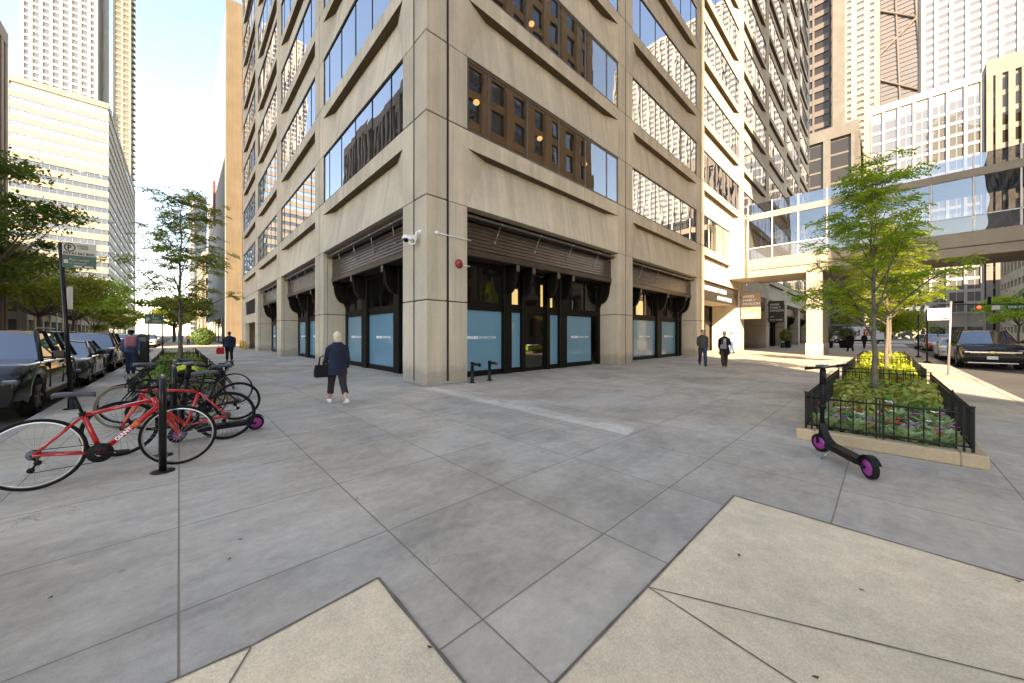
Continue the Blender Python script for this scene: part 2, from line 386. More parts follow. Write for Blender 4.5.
def fused(mb, name, m, voxel, smooth_it=4):
    """one continuous skin grown over overlapping lofted volumes"""
    me = mb.mesh(name, m); tmp = bpy.data.objects.new('tmp', me); COL.objects.link(tmp)
    r = tmp.modifiers.new('r', 'REMESH'); r.mode = 'VOXEL'; r.voxel_size = voxel; r.use_smooth_shade = True
    sm = tmp.modifiers.new('s', 'SMOOTH'); sm.iterations = smooth_it; sm.factor = 0.5
    bpy.context.view_layer.update(); dg = bpy.context.evaluated_depsgraph_get()
    out = bpy.data.meshes.new_from_object(tmp.evaluated_get(dg)); bpy.data.objects.remove(tmp)
    out.materials.clear()
    for x in (m if isinstance(m, (list, tuple)) else [m]): out.materials.append(x)
    out.name = name; return out
FW = Vector((math.cos(R(YAW)), math.sin(R(YAW)), 0)); RT = Vector((math.sin(R(YAW)), -math.cos(R(YAW)), 0))
def seen(p):
    """(in frame, apparent size factor) of a world point"""
    d = Vector(p) - CAM; z = d.dot(FW)
    if z < 0.5: return False, 0
    u = 352 * d.dot(RT) / z + 512; v = 335 - 352 * d.z / z
    return (-30 < u < 1054 and -30 < v < 713), 1 / z

# ------------------------------------------------------------------ ground, roads, pavements
g = MB(); g.quad((-1500, -1500, -0.16), (1500, -1500, -0.16), (1500, 1500, -0.16), (-1500, 1500, -0.16)); struct('ground', g, M['asphalt'])
g = MB(); g.quad((-19.5, -300, -0.134), (-7.0, -300, -0.134), (-7.0, 420, -0.134), (-19.5, 420, -0.134)); struct('side_road', g, M['asphalt'])
g = MB(); g.quad((-300, -23.5, -0.130), (300, -23.5, -0.130), (300, -11.2, -0.130), (-300, -11.2, -0.130)); struct('main_road', g, M['asphalt'])
g = MB(); g.quad((80, -300, -0.126), (93, -300, -0.126), (93, 200, -0.126), (80, 200, -0.126)); struct('cross_road', g, M['asphalt'])
def slab(name, pts, m, z=0.0, th=0.17):
    b = MB(); b.prism(pts, th, 'z', z - th); return struct(name, b, m)
def rounded(x0, y0, x1, y1, r=2.2):
    return arc((x0 + r, y0 + r), r, 180, 270, 8) + [(x1, y0), (x1, y1), (x0, y1)]
slab('pavement', rounded(-7.0, -11.18, 80, 420), M['side_l'])
k = MB()
outer = [(-7.16, 420)] + arc((-7.16 + 2.36, -11.34 + 2.36), 2.36, 180, 270, 8) + [(80.16, -11.34)]
inner = [(-7.0, 420)] + arc((-7.0 + 2.2, -11.18 + 2.2), 2.2, 180, 270, 8) + [(80.16, -11.18)]
for i in range(len(outer) - 1):
    a, b_, c, d = outer[i], outer[i + 1], inner[i + 1], inner[i]
    k.add([(*a, -0.17), (*b_, -0.17), (*c, -0.17), (*d, -0.17), (*a, 0.004), (*b_, 0.004), (*c, 0.004), (*d, 0.004)], [(4, 5, 6, 7), (0, 1, 5, 4), (3, 7, 6, 2)])
struct('kerb', k, M['kerb'])
slab('pavement_west', [(-24, -10), (-19.5, -10), (-19.5, 420), (-24, 420)], M['side_l'])
slab('pavement_south', [(-1.5, -29), (80, -29), (80, -23.5), (-1.5, -23.5)], M['side_l'])
slab('pavement_corner', [(-120, -120), (-19.5, -120), (-19.5, -23.5), (-120, -23.5)], M['side_l'])
slab('pavement_far', [(93, -120), (230, -120), (230, 200), (93, 200)], M['side_l'])
def sheet(name, pts, m, z): b = MB(); b.add([(x, y, z) for x, y in pts], [tuple(range(len(pts)))]); return struct(name, b, m)
# tan aggregate corner panels with their dark edge seams
P1 = [(-6.98, -8.9), (-4.31, -8.9), (-4.31, -6.98), (-4.95, -7.03), (-6.98, -6.86)]
P2 = [(-4.1, -10.9), (-1.47, -10.9), (-1.45, -8.16), (-4.05, -8.15)]
sheet('corner_paving', P1, M['ramp'], 0.004); sheet('corner_paving_panel', P2, M['ramp'], 0.004)
def seam(pts, wdt, m=None, z=0.008):
    b = MB()
    for (x0, y0), (x1, y1) in zip(pts, pts[1:]):
        d = Vector((x1 - x0, y1 - y0, 0)); n = Vector((-d.y, d.x, 0)).normalized() * wdt * .62 / 2; nn = max(2, int(d.length / 0.12))
        vs = []
        for i in range(nn + 1):
            p = Vector((x0, y0, z)) + d * i / nn; j = random.uniform(0.6, 1.35)
            vs += [p + n * j, p - n * j]
        b.add(vs, [(2 * i, 2 * i + 1, 2 * i + 3, 2 * i + 2) for i in range(nn)])
    struct('pavement_seam', b, m or M['seam'])
seam([(-4.31, -8.9), (-4.31, -6.98)], 0.034); seam([(-4.31, -6.98), (-4.95, -7.03), (-6.98, -6.86)], 0.02)
seam([(-4.05, -8.15), (-1.45, -8.16)], 0.022); seam([(-1.45, -8.16), (-1.47, -10.9)], 0.024)
seam([(-3.18, -8.16), (-2.52, -9.58), (-2.1, -10.5)], 0.014); seam([(-3.18, -8.16), (-3.29, -8.95), (-3.5, -10.4)], 0.013)
seam([(-4.95, -7.04), (-5.3, -7.6), (-5.9, -8.7)], 0.016)
sheet('pale_strip_sheet', [(-0.34, -6.5), (0.85, -6.2), (0.30, -0.10), (-0.30, -0.40)], M['strip'], 0.005)
# road markings
for i, (x0, y0, x1, y1, m) in enumerate([(-13.4, -5, -13.28, 300, 'yellow_line'), (-13.16, -5, -13.04, 300, 'yellow_line'),
                                      (3, -17.5, 78, -17.38, 'yellow_line'), (3, -17.26, 78, -17.14, 'yellow_line'),
                                      (74.5, -17.0, 75.0, -11.6, 'white_line'), (-6.6, -17, -6.2, -11.9, 'white_line')]):
    sheet('road_marking', [(x0, y0), (x1, y0), (x1, y1), (x0, y1)], M[m], -0.122)

# ------------------------------------------------------------------ the beige office building on the corner
GR = [0.75 + 10.72 * i for i in range(8)]; GL = [0.75 + 10.0 * i for i in range(5)]
XE, YE = GR[-1] + 0.9, GL[-1] + 0.75
Z0, FH, SPH = 5.60, 4.78, 2.45
NF = 12; ZT = Z0 + FH * NF
bld = thing('office_building', 'beige concrete office tower on the corner with ribbon windows and bronze framed shopfronts', 'building')
core = MB()
core.box(0.42, XE - 0.3, 0.42, YE - 0.3, Z0 - 0.25, Z0 - 0.05)               # ceiling over the shops
core.box(8.5, XE - 0.3, 8.5, YE - 0.3, -0.05, Z0 - 0.25)                     # inner mass behind the shops
core.box(1.6, XE - 0.3, 1.6, YE - 0.3, Z0 - 0.05, ZT - 0.1)
core.build('interior', M['core'], bld)
b = MB(); b.box(-0.1, XE + 0.05, -0.1, YE + 0.05, ZT, ZT + 1.2); b.build('parapet', M['facade'], bld)
b = MB(); b.box(XE - 0.25, XE, 0.3, YE, 0, ZT); b.box(0.3, XE - 0.25, YE - 0.25, YE, 0, ZT); b.build('rear_wall', M['facade'], bld)
GAP = 0.03
def pier_mesh(z0, z1, dep, joints, edge=None):
    """column strip about a dark groove, local x along the facade, y inward"""
    b = MB(); b.cur = 1; b.box(-0.70, 0.70, 0.045, dep - 0.03, z0, z1); b.box(-0.029, 0.029, 0.010, 0.04, z0, z1); b.cur = 0
    zs = [z0] + joints + [z1]
    for n_, (a, c) in enumerate(zip(zs, zs[1:])):
        if n_ % 2 == 0: continue                 # the spandrels run past here
        lo = a + (GAP / 2 if a != z0 else 0); hi = c - (GAP / 2 if c != z1 else 0)
        b.cbox(-0.72, -0.035, 0, dep, lo, hi, 0.012); b.cbox(0.035, 0.72, 0, dep, lo, hi, 0.012)
    return b.mesh('pier', [M['facade'], M['groove']])
hj = []
for f in range(NF): hj += [Z0 + f * FH + SPH] + ([Z0 + (f + 1) * FH] if f < NF - 1 else [])
pm_up = pier_mesh(Z0, ZT, 0.4, hj)
def column_mesh():
    b = MB(); b.cur = 1; b.box(-0.69, 0.69, 0.05, 1.2, 0, Z0); b.box(-0.027, 0.027, 0.010, 0.045, 0.02, Z0 - 0.02); b.cur = 0
    for lo, hi in ((0.0, 2.53 - GAP / 2), (2.53 + GAP / 2, Z0 - GAP / 2)):
        b.cbox(-0.72, -0.03, 0, 0.2, lo, hi, 0.012); b.cbox(0.03, 0.72, 0, 0.2, lo, hi, 0.012)
        b.cbox(-0.72, 0.72, 0.215, 1.25, lo, hi, 0.012)
    return b.mesh('column', [M['facade'], M['groove']])
cm = column_mesh()
for i, gx in enumerate(GR[1:]):
    link('column', cm, bld, (gx, 0, 0)); link('pier', pm_up, bld, (gx, 0, 0))
for i, gy in enumerate(GL[1:]):
    link('column', cm, bld, (0, gy, 0), R(-90)); link('pier', pm_up, bld, (0, gy, 0), R(-90))
# the corner column: one square corner shaft, a slot each side, then a side strip
b = MB(); b.cur = 1; b.box(0.06, 1.44, 0.06, 1.44, 0, Z0); b.box(0.05, 1.2, 0.05, 1.2, Z0, ZT); b.box(0.713, 0.777, 0.010, 0.049, 0.02, ZT - 0.02); b.box(0.010, 0.049, 0.713, 0.777, 0.02, ZT - 0.02); b.cur = 0
zs = [0, 2.53, Z0] + hj + [ZT]
for a, c in zip(zs, zs[1:]):
    lo = a + (GAP / 2 if a else 0); hi = c - GAP / 2
    b.cbox(0, 0.71, 0, 0.71, lo, hi, 0.02)
    if a < Z0 or (round((a - Z0) / 0.01) % 478) > 5:   # side strips only beside the openings; the spandrels run past them above
        b.cbox(0.79, 1.47, 0, 1.40, lo, hi, 0.012); b.cbox(0, 0.79 - 0.001, 0.79, 1.47, lo, hi, 0.012)
b.build('corner_column', [M['facade'], M['groove']], bld)
b = MB(); b.cbox(-0.03, 1.47, -0.03, 1.47, 0, 0.10, 0.015); b.build('column_base', M['kerb'], bld)

def spandrel_mesh(W):
    b = MB(); H = SPH - GAP; a, e = 0.70, W - 0.70; L = 1.85; d = 0.28; q = 0.95
    b.quad((0, 0, L), (W, 0, L), (W, 0, H), (0, 0, H))
    b.quad((0, 0, 0), (a, 0, 0), (a, 0, L), (0, 0, L)); b.quad((e, 0, 0), (W, 0, 0), (W, 0, L), (e, 0, L))
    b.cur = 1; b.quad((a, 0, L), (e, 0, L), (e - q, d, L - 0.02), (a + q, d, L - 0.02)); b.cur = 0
    b.quad((a, 0, 0), (e, 0, 0), (e - q, d, L - 0.02), (a + q, d, L - 0.02))
    b.add([(a, 0, 0), (a + q, d, L - 0.02), (a, 0, L)], [(0, 1, 2)]); b.add([(e, 0, 0), (e, 0, L), (e - q, d, L - 0.02)], [(0, 1, 2)])
    b.quad((0, 0, H), (W, 0, H), (W, 0.38, H), (0, 0.38, H)); b.quad((0, 0, 0), (0, 0.38, 0), (W, 0.38, 0), (W, 0, 0))
    b.quad((0, 0, 0), (0, 0, H), (0, 0.38, H), (0, 0.38, 0)); b.quad((W, 0, 0), (W, 0.38, 0), (W, 0.38, H), (W, 0, H))
    b.quad((0, 0.38, 0), (0, 0.38, H), (W, 0.38, H), (W, 0.38, 0))
    return b.mesh('spandrel', [M['facade'], M['scoop']])
WH = FH - SPH - GAP
def panes(W):
    p = [0.10, 0.20, 0.20, 0.20, 0.19, 0.11]; x = [0]
    for q in p: x.append(x[-1] + q * W)
    return x
def window_mesh(W, seed, m):
    rnd = random.Random(seed); b = MB(); xs = panes(W)
    for x0, x1 in zip(xs, xs[1:]):
        j = [0.055 + rnd.uniform(-0.0035, 0.0035) for _ in range(4)]
        b.quad((x0 + 0.02, j[0], 0.03), (x1 - 0.02, j[1], 0.03), (x1 - 0.02, j[2], WH - 0.03), (x0 + 0.02, j[3], WH - 0.03))
    return b.mesh('window', m)
def frame_mesh(W, t=0.042, fm='bronze'):
    b = MB()
    b.box(0, W, 0.035, 0.16, 0, t); b.box(0, W, 0.035, 0.16, WH - t, WH)
    for i, x in enumerate(panes(W)):
        x = min(max(x, t / 2 + 0.002), W - t / 2 - 0.002); b.box(x - t / 2, x + t / 2, 0.038, 0.155, t, WH - t)
    return b.mesh('window_frame', M[fm])
WBR, WBL = 10.72 - 0.06, 10.0 - 0.06
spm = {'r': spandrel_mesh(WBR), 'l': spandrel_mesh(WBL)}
wwid = {'r': 10.72 - 1.44, 'l': 10.0 - 1.44}
wins = {k: [window_mesh(wwid[k], i + (9 if k == 'l' else 0), M['win']) for i in range(6)] for k in 'rl'}
wclear = [window_mesh(wwid['r'], 40 + i, M['win_brown']) for i in range(2)]
frm = {k: frame_mesh(wwid[k]) for k in 'rl'}; frm_alu = frame_mesh(wwid['r'], 0.075, 'alu')
slots = []
for side, gs in (('r', GR), ('l', GL)):
    for i in range(len(gs) - 1):
        for f in range(NF):
            z = Z0 + f * FH
            if side == 'r': o = (gs[i] + 0.03, 0, z); wo = (gs[i] + 0.72, 0, z + SPH); rz = 0; ctr = (gs[i] + 5, 0, z + 3.6)
            else: o = (0, gs[i + 1] - 0.03, z); wo = (0, gs[i + 1] - 0.72, z + SPH); rz = R(-90); ctr = (0, gs[i] + 5, z + 3.6)
            s_ = [seen(p) for p in (ctr, (ctr[0], ctr[1], z), (ctr[0] + (4.6 if side == 'r' else 0), ctr[1] + (4.6 if side == 'l' else 0), z))]
            slots.append((max(q[1] for q in s_) if any(q[0] for q in s_) else 0.0001 * s_[0][1], side, i, f, o, wo, rz))
slots.sort(reverse=True)
rest_w = MB(); rest_s = MB()
def append_mesh(mb, me, loc, rz):
    T = Matrix.Translation(loc) @ Matrix.Rotation(rz, 4, 'Z')
    mb.add([T @ v.co for v in me.vertices], [tuple(p.vertices) for p in me.polygons])
for n, (_, side, i, f, o, wo, rz) in enumerate(slots):
    sm_ = spm[side]; wm = wclear[f % 2] if (side == 'r' and i == 0 and f < 2) else wins[side][(i * 5 + f) % 6]
    if n < 98:
        link('spandrel', sm_, bld, o, rz)
        wn = link('window', wm, bld, wo, rz); link('window_frame', frm_alu if wm in wclear else frm[side], wn)
    else:
        append_mesh(rest_s, sm_, o, rz); append_mesh(rest_w, wm, wo, rz)
tag(rest_s.build('upper_spandrel', M['facade'], bld), kind='stuff'); tag(rest_w.build('upper_window', M['win'], bld), kind='stuff')

# shopfronts: local frame of a bay has its origin on the groove at its left end, x along the facade, y inward
def bracket_profile(v0=0.42, v1=1.10, zt=4.16, zb=2.75):
    pts = [(v1, zt), (v0, zt), (v0, zt - 0.16)]
    for i in range(9):                       # concave sweep then a small convex foot
        t = i / 8; pts.append((v0 + 0.05 + (v1 - v0 - 0.2) * (1 - math.cos(t * math.pi / 2)), zt - 0.2 - (zt - zb - 0.55) * math.sin(t * math.pi / 2)))
    pts += [(v1 - 0.10, zb + 0.24), (v1 - 0.05, zb + 0.10), (v1, zb)]
    return pts
def fascia(p, W, z0=4.16, z1=5.28):
    x0, x1 = 0.735, W - 0.735
    b = MB(); b.box(x0, x1, 0.44, 0.52, z0 + 0.24, z1)
    for k in range(7):
        za = z0 + 0.25 + k * (z1 - z0 - 0.26) / 7; zb = za + (z1 - z0 - 0.26) / 7 - 0.012
        b.prism([(0.405, za), (0.445, za), (0.445, zb), (0.425, zb)], x1 - x0, 'x', x0)
    o = b.build('fascia', M['fascia'], p)
    b = MB(); b.cbox(x0, x1, 0.37, 0.52, z0, z0 + 0.215, 0.01); b.build('fascia_band', M['fascia'], o)
    b = MB(); b.box(x0, x1, 0.18, 0.26, 5.36, 5.44); b.build('rail', M['alu'], o)
    for i in range(4):
        x = x0 + (x1 - x0) * (0.16 + 0.225 * i)
        b = MB(); b.tube([(x + 0.15, 0.24, 5.40), (x, 0.39, 4.78)], 0.012, 6); b.lathe([(0.001, -0.012), (0.05, -0.012), (0.05, 0.0), (0.001, 0.0)], 12, 'y', (x, 0.40, 4.78))
        b.box(x + 0.09, x + 0.21, 0.17, 0.19, 5.37, 5.43); b.build('tie_rod', M['steel'], o)
    b = MB(); b.box(x0, x1, 0.53, 1.15, z0 + 0.02, z0 + 0.08); b.build('soffit', M['core'], p)
def shopfront(loc, rz, W, door, panels, posts, words, flip=False):
    """one bay: frame posts, transom glass, blue vinyl panels with lettering, curved brackets, fascia"""
    p = thing('tmp', None, None, (0, 0, 0)); bpy.data.objects.remove(p)
    p = MB(); V = 1.05
    p.box(0.735, W - 0.735, V, V + 0.14, 2.47, 2.72); p.box(0.735, W - 0.735, V, V + 0.14, 4.02, 4.15)
    for a, c in posts: p.cbox(a, c, V - 0.1, V + 0.2, 0.0, 4.15, 0.015)
    p.box(0.735, 0.93, V - 0.004, V + 0.16, 0.0, 4.15); p.box(W - 0.93, W - 0.735, V - 0.004, V + 0.16, 0.0, 4.15)
    for a, c in panels:
        p.box(a, c, V + 0.002, V + 0.13, 0.0, 0.20); p.box(a, c, V + 0.002, V + 0.13, 2.40, 2.468)
    n = 7
    for i in range(1, n + 1):
        x = 0.93 + (W - 1.86) * i / (n + 1); p.box(x - 0.03, x + 0.03, V + 0.03, V + 0.10, 2.72, 4.02)
    sf = p.build('shopfront', M['bronze'], bld, loc, rz)
    b = MB(); b.quad((0.8, V + 0.075, 2.7), (W - 0.8, V + 0.075, 2.7), (W - 0.8, V + 0.075, 4.05), (0.8, V + 0.075, 4.05)); b.build('transom_glass', M['shop_glass'], sf)
    for a, c in panels:
        b = MB(); b.box(a + 0.002, c - 0.002, V + 0.06, V + 0.08, 0.2, 2.4); q = b.build('vinyl_panel', M['blue'], sf)
        if c - a > 1.5 and words:
            text('EXPLORE', 0.135, M['white_ink'], q, ((a + c) / 2 - 0.04, V + 0.055, 1.36), (R(90), 0, 0), align='RIGHT', bold=0.008)
            text('SATISFACTION', 0.135, M['white_ink'], q, ((a + c) / 2, V + 0.055, 1.36), (R(90), 0, 0), sx=0.92)
    bp = bracket_profile()
    xs = [(0.735, 0.10)] + [((a + c) / 2 - 0.09, 0.18) for a, c in posts] + [(W - 0.835, 0.10)]
    for x, t in xs:
        b = MB(); b.prism([(q[0], q[1]) for q in bp], t, 'x', x); br = b.build('bracket', M['bronze'], sf)
        if t > 0.15:
            b = MB(); b.cbox(x + 0.01, x + t - 0.01, 0.385, 0.42, 3.90, 4.14, 0.006); b.build('bracket_plate', M['alu'], sf)
    if door:
        a, c = door
        b = MB(); b.box(a, a + 0.09, V + 0.01, V + 0.12, 0, 2.47); b.box(c - 0.09, c, V + 0.01, V + 0.12, 0, 2.47); b.box(a + 0.09, c - 0.09, V + 0.02, V + 0.11, 2.30, 2.468)
        b.box(a + 0.09, c - 0.09, V + 0.03, V + 0.09, 0, 0.14); d = b.build('door', M['bronze'], sf)
        b = MB(); b.quad((a + .09, V + 0.06, .14), (c - .09, V + 0.06, .14), (c - .09, V + 0.06, 2.3), (a + .09, V + 0.06, 2.3)); b.build('door_glass', M['shop_glass'], sf)
        b = MB(); b.tube([(a + 0.12, V - 0.02, 1.08), (c - 0.12, V - 0.02, 1.08)], 0.018); b.tube([(a + .15, V - .02, 1.08), (a + .15, V + .04, 1.08)], .012); b.tube([(c - .15, V - .02, 1.08), (c - .15, V + .04, 1.08)], .012); b.build('door_handle', M['chrome'], sf)
        b = MB(); b.box(a + 0.13, a + 0.27, V + 0.04, V + 0.045, 0.86, 1.10); b.build('door_notice', M['neon'], sf)
    fascia(sf, W)
    return sf
shopfront((GR[0], 0, 0), 0, 10.72, (4.36, 5.70), [(0.935, 3.15), (3.60, 4.16), (5.90, 6.57), (7.10, 9.23)], [(3.16, 3.58), (4.17, 4.35), (5.71, 5.89), (6.58, 7.09)], True)
for i in (1,): shopfront((GR[i], 0, 0), 0, 10.72, None, [(0.935, 2.35), (2.62, 5.78), (6.45, 9.0)], [(2.36, 2.61), (5.79, 6.44), (9.01, 9.3)], True)
for i in (0, 1, 2): shopfront((0, GL[i + 1], 0), R(-90), 10.0, None, [(0.935, 3.15), (3.75, 6.5), (7.0, 9.06)], [(3.16, 3.74), (6.51, 6.99)], True)
for i in (4, 5, 6): shopfront((GR[i], 0, 0), 0, 10.72, (4.36, 5.70), [], [(2.36, 2.61), (4.17, 4.35), (5.71, 5.89), (8.0, 8.3)], False)
# bay three: the pavilion entrance; bay four: plain recessed wall under the footbridge
def entrance(gx, name, words):
    W = 10.72; p = MB(); V = 2.3
    p.box(0.735, W - 0.735, V, V + 0.15, 2.5, 2.75); p.box(0.735, W - 0.735, V, V + 0.15, 4.0, 4.25)
    for x in (0.735, 2.6, 4.4, 6.2, 8.0, W - 0.90): p.box(x, x + 0.16, V - 0.02, V + 0.17, 0, 4.25)
    sf = p.build('entrance', M['bronze'], bld, (gx, 0, 0))
    b = MB(); b.quad((0.8, V + 0.08, 0.05), (W - 0.8, V + 0.08, 0.05), (W - 0.8, V + 0.08, 4.1), (0.8, V + 0.08, 4.1)); b.build('entrance_glass', M['shop_glass'], sf)
    b = MB(); b.box(0.735, W - 0.735, 0.14, 0.30, 4.15, 5.50); fs = b.build('sign_fascia', M['fascia'], sf)
    b = MB(); b.box(0.735, W - 0.735, 0.31, V + 0.2, 4.26, 4.34); b.build('soffit', M['facade'], sf)
    for sx in (0.70, W - 0.735): b = MB(); b.box(sx, sx + 0.035, 1.252, V + 0.2, 0, 4.25); b.build('side_wall', M['facade'], sf)
    if words:
        text('ARKES FAMILY PAVILION', 0.50, M['white_ink'], fs, (1.0, 0.13, 4.92), (R(90), 0, 0), bold=0.012)
        text('676 N SAINT CLAIR', 0.44, M['white_ink'], fs, (4.2, 0.13, 4.36), (R(90), 0, 0), bold=0.012)
    return sf
entrance(GR[2], 'entrance', True); entrance(GR[3], 'entrance', False)
# last bay on the side street: louvred grille over a parking entry
b = MB(); W = 10.0
b.box(0.735, 2.2, 0.02, 0.4, 0, 5.58); b.box(9.0, W - 0.735, 0.02, 0.4, 0, 5.58)
b.box(2.2, 9.0, 0.02, 0.4, 2.75, 3.6); b.box(2.2, 9.0, 0.02, 0.4, 5.0, 5.58); b.box(2.2, 9.0, 3.2, 3.5, 0, 2.75)
gw = b.build('parking_wall', M['facade'], bld, (0, GL[4], 0), R(-90))
b = MB()
for i in range(14): b.box(2.2, 9.0, 0.10, 0.16, 3.62 + i * 0.1, 3.68 + i * 0.1)
b.box(2.2, 9.0, 0.2, 0.25, 3.6, 5.0); b.build('louvre_grille', M['core'], gw)
for (sx, y, z, lab) in ((8.7, 3.0, 3.5, 'lit strip lamp behind the transom glass at the end of the first shopfront'), (9.0 - 2.8, 2.8, 3.1, 'small lit lamp behind the transom over the glass shop door'), (15.6, 3.0, 3.4, 'lit strip lamp behind the transom over the middle panel of the second shopfront'), (18.9, 3.0, 3.4, 'lit strip lamp behind the transom over the end panel of the second shopfront')):
    b = MB(); b.cbox(-0.45, 0.45, -0.05, 0.05, -0.55, 0.55, 0.01); l = thing('wall_lamp', lab, 'lamp', (sx, y, z))
    b.build('lamp_shade', M['panel_lit'], l); b = MB(); b.box(-0.5, 0.5, 0.052, 0.1, -0.6, 0.6); b.build('lamp_frame', M['alu'], l)
for i, (sx, z, lab) in enumerate(((2.6, 9.9, 'round warm ceiling lamp behind the first pane of the lowest brown window'), (6.0, 9.9, 'round warm ceiling lamp behind the third pane of the lowest brown window'), (9.3, 9.9, 'round warm ceiling lamp near the far end of the lowest brown window'), (5.5, 14.5, 'round warm ceiling lamp in the brown window of the second row'))):
    l = thing('ceiling_lamp', lab, 'lamp', (sx, 1.0, z)); b = MB(); b.ell((0, 0, 0), (0.12, 0.12, 0.09)); b.build('lamp_shade', M['lamp_warm'], l)
    b = MB(); b.tube([(0, 0, 0.12), (0, 0, 0.7)], 0.012, 6); b.build('cord', M['black'], l)
# fixtures on the corner column
t = thing('security_camera', 'white dome security camera on a curved arm on the corner column', 'camera', (0, 0.36, 4.4))
b = MB(); b.lathe([(0.001, -0.03), (0.075, -0.03), (0.075, 0.0), (0.001, 0.0)], 16, 'x', (0, 0, 0.15)); b.build('mount_plate', M['white_paint'], t)
b = MB(); b.tube([(-0.03, 0, 0.15), (-0.10, 0, 0.16), (-0.13, 0, 0.10), (-0.13, 0.02, -0.10), (-0.14, 0.06, -0.2), (-0.2, 0.14, -0.22), (-0.26, 0.2, -0.14)], 0.022); b.build('arm', M['white_paint'], t)
b = MB(); b.lathe([(0.001, 0.10), (0.07, 0.09), (0.11, 0.03), (0.13, -0.03), (0.12, -0.035)], 20, 'z', (-0.30, 0.28, -0.02)); b.cbox(-0.28, -0.12, 0.02, 0.24, -0.10, 0.05, 0.02); b.build('housing', M['white_paint'], t)
b = MB(); b.ell((-0.30, 0.28, -0.06), (0.085, 0.085, 0.085)); b.build('lens_dome', M['plastic'], t)
b = MB(); b.lathe([(0.001, -0.05), (0.06, -0.05), (0.06, 0.0), (0.001, 0.0)], 16, 'y'); b.tube([(0.05, -0.03, 0), (1.05, -0.03, 0.0), (1.25, -0.03, 0.0)], 0.018)
c_ = thing('conduit', 'white horizontal conduit pipe with a round junction box on the corner column', 'conduit', (0.33, 0, 4.52)); b.build('pipe', M['white_paint'], c_)
al = thing('alarm_bell', 'round faded red alarm bell on the corner column face', 'alarm', (1.13, 0, 3.72))
b = MB(); b.lathe([(0.001, -0.11), (0.09, -0.10), (0.14, -0.05), (0.145, -0.03), (0.06, -0.02), (0.06, 0.0)], 20, 'y'); b.build('gong', M['alarm'], al)
b = MB(); b.tube([(0.1, -0.02, -0.03), (0.42, -0.02, -0.03)], 0.015); b.build('pipe', M['white_paint'], al)
def standpipe(loc, lab, red):
    t = thing('standpipe', lab, 'standpipe', loc, R(-25))
    b = MB(); b.lathe([(0.001, 0), (0.10, 0), (0.10, 0.02), (0.055, 0.03), (0.052, 0.60), (0.06, 0.60), (0.06, 0.66), (0.001, 0.66)], 16); b.build('pipe', M['blackmetal'], t)
    b = MB(); b.tube([(0, 0, 0.58), (0.12, -0.02, 0.58), (0.22, -0.04, 0.56)], 0.045); b.build('outlet', M['blackmetal'], t)
    b = MB(); b.lathe([(0.001, 0.19), (0.055, 0.19), (0.055, 0.26), (0.001, 0.27)], 14, 'x', (0, -0.04, 0.56)); b.build('outlet_cap', M['alarm'] if red else M['plastic'], t)
standpipe((1.46, -0.27, 0), 'black standpipe with a black cap, nearer the corner column', False)
standpipe((2.22, -0.2, 0), 'black standpipe with a red cap, in front of the first blue panel', True)

# ------------------------------------------------------------------ footbridge over the street
X0, X1, YB = 28.9, 33.5, -30.0
fb = thing('footbridge', 'enclosed glass and concrete footbridge spanning the street beside the office tower', 'footbridge', (X0, 0, 0))
def L(x): return x - X0
M['bridge_con'] = concrete('bridge_concrete', (0.36, 0.32, 0.265), speck=0.1)
M['bridge_glass'] = coated_glass('bridge_glass', (0.62, 0.70, 0.80), 0.16, clear=0.7, wave=0.006)
M['bridge_panel'] = coated_glass('bridge_spandrel_glass', (0.6, 0.62, 0.64), 0.16, body=(0.10, 0.10, 0.105), wave=0.006)
b = MB(); b.cbox(0, L(X1), YB, -1.36, 6.2, 6.75, 0.02); b.cbox(-0.06, L(X1) + 0.06, YB, -1.36, 6.78, 7.64, 0.02); b.build('deck', M['bridge_con'], fb)
b = MB(); b.cbox(-0.08, L(X1) + 0.08, YB, -1.36, 10.85, 11.32, 0.02); b.build('roof_beam', M['bridge_con'], fb)
b = MB(); b.box(0.35, L(X1) - 0.35, -1.36, 0.2, 6.3, 11.2); b.build('end_wall', M['facade'], fb)
ys = [-1.41 - 1.62 * i for i in range(18)]
for s_, x in ((0, 0.0), (1, L(X1))):
    for i, (y1, y0) in enumerate(zip(ys[:-1], ys[1:])):
        b = MB(); b.quad((x, y0 + .05, 8.6), (x, y1 - .05, 8.6), (x, y1 - .05 , 10.83), (x, y0 + .05, 10.83)); b.build('bridge_window', M['bridge_glass'], fb)
        b = MB(); b.quad((x, y0 + .05, 7.66), (x, y1 - .05, 7.66), (x, y1 - .05, 8.55), (x, y0 + .05, 8.55)); b.build('lower_panel', M['bridge_panel'], fb)
        b = MB(); b.box(x - 0.012, x + 0.012, y0 + .04, y1 - .04, 11.34, 12.15); b.build('parapet_glass', M['bridge_glass'], fb)
    for i, y in enumerate(ys):
        b = MB(); b.cbox(x - 0.09, x + 0.05, y - 0.05, y + 0.05, 7.65, 10.85, 0.01) if False else b.box(x - 0.05, x + 0.05, y - 0.032, y + 0.032, 7.645, 10.845); b.box(x - 0.05, x + 0.05, y - 0.035, y + 0.035, 11.325, 12.2); b.build('mullion', M['white_paint'], fb)
    b = MB(); b.box(x - 0.05, x + 0.04, YB, -1.4, 8.55, 8.6); b.build('transom_rail', M['white_paint'], fb)
b = MB(); b.cbox(0.02, L(X1) - 0.3, -6.0, -5.1, 0, 6.19, 0.02); b.build('pier', M['bridge_con'], fb)
b = MB(); b.cbox(-0.02, L(X1) - 0.26, -6.04, -5.06, 0, 0.9, 0.01); b.build('pier_base', M['facade'], fb)
b = MB(); b.cbox(0.4, L(X1) - 0.3, -26.6, -25.6, 0, 6.19, 0.02); b.build('pier', M['bridge_con'], fb)
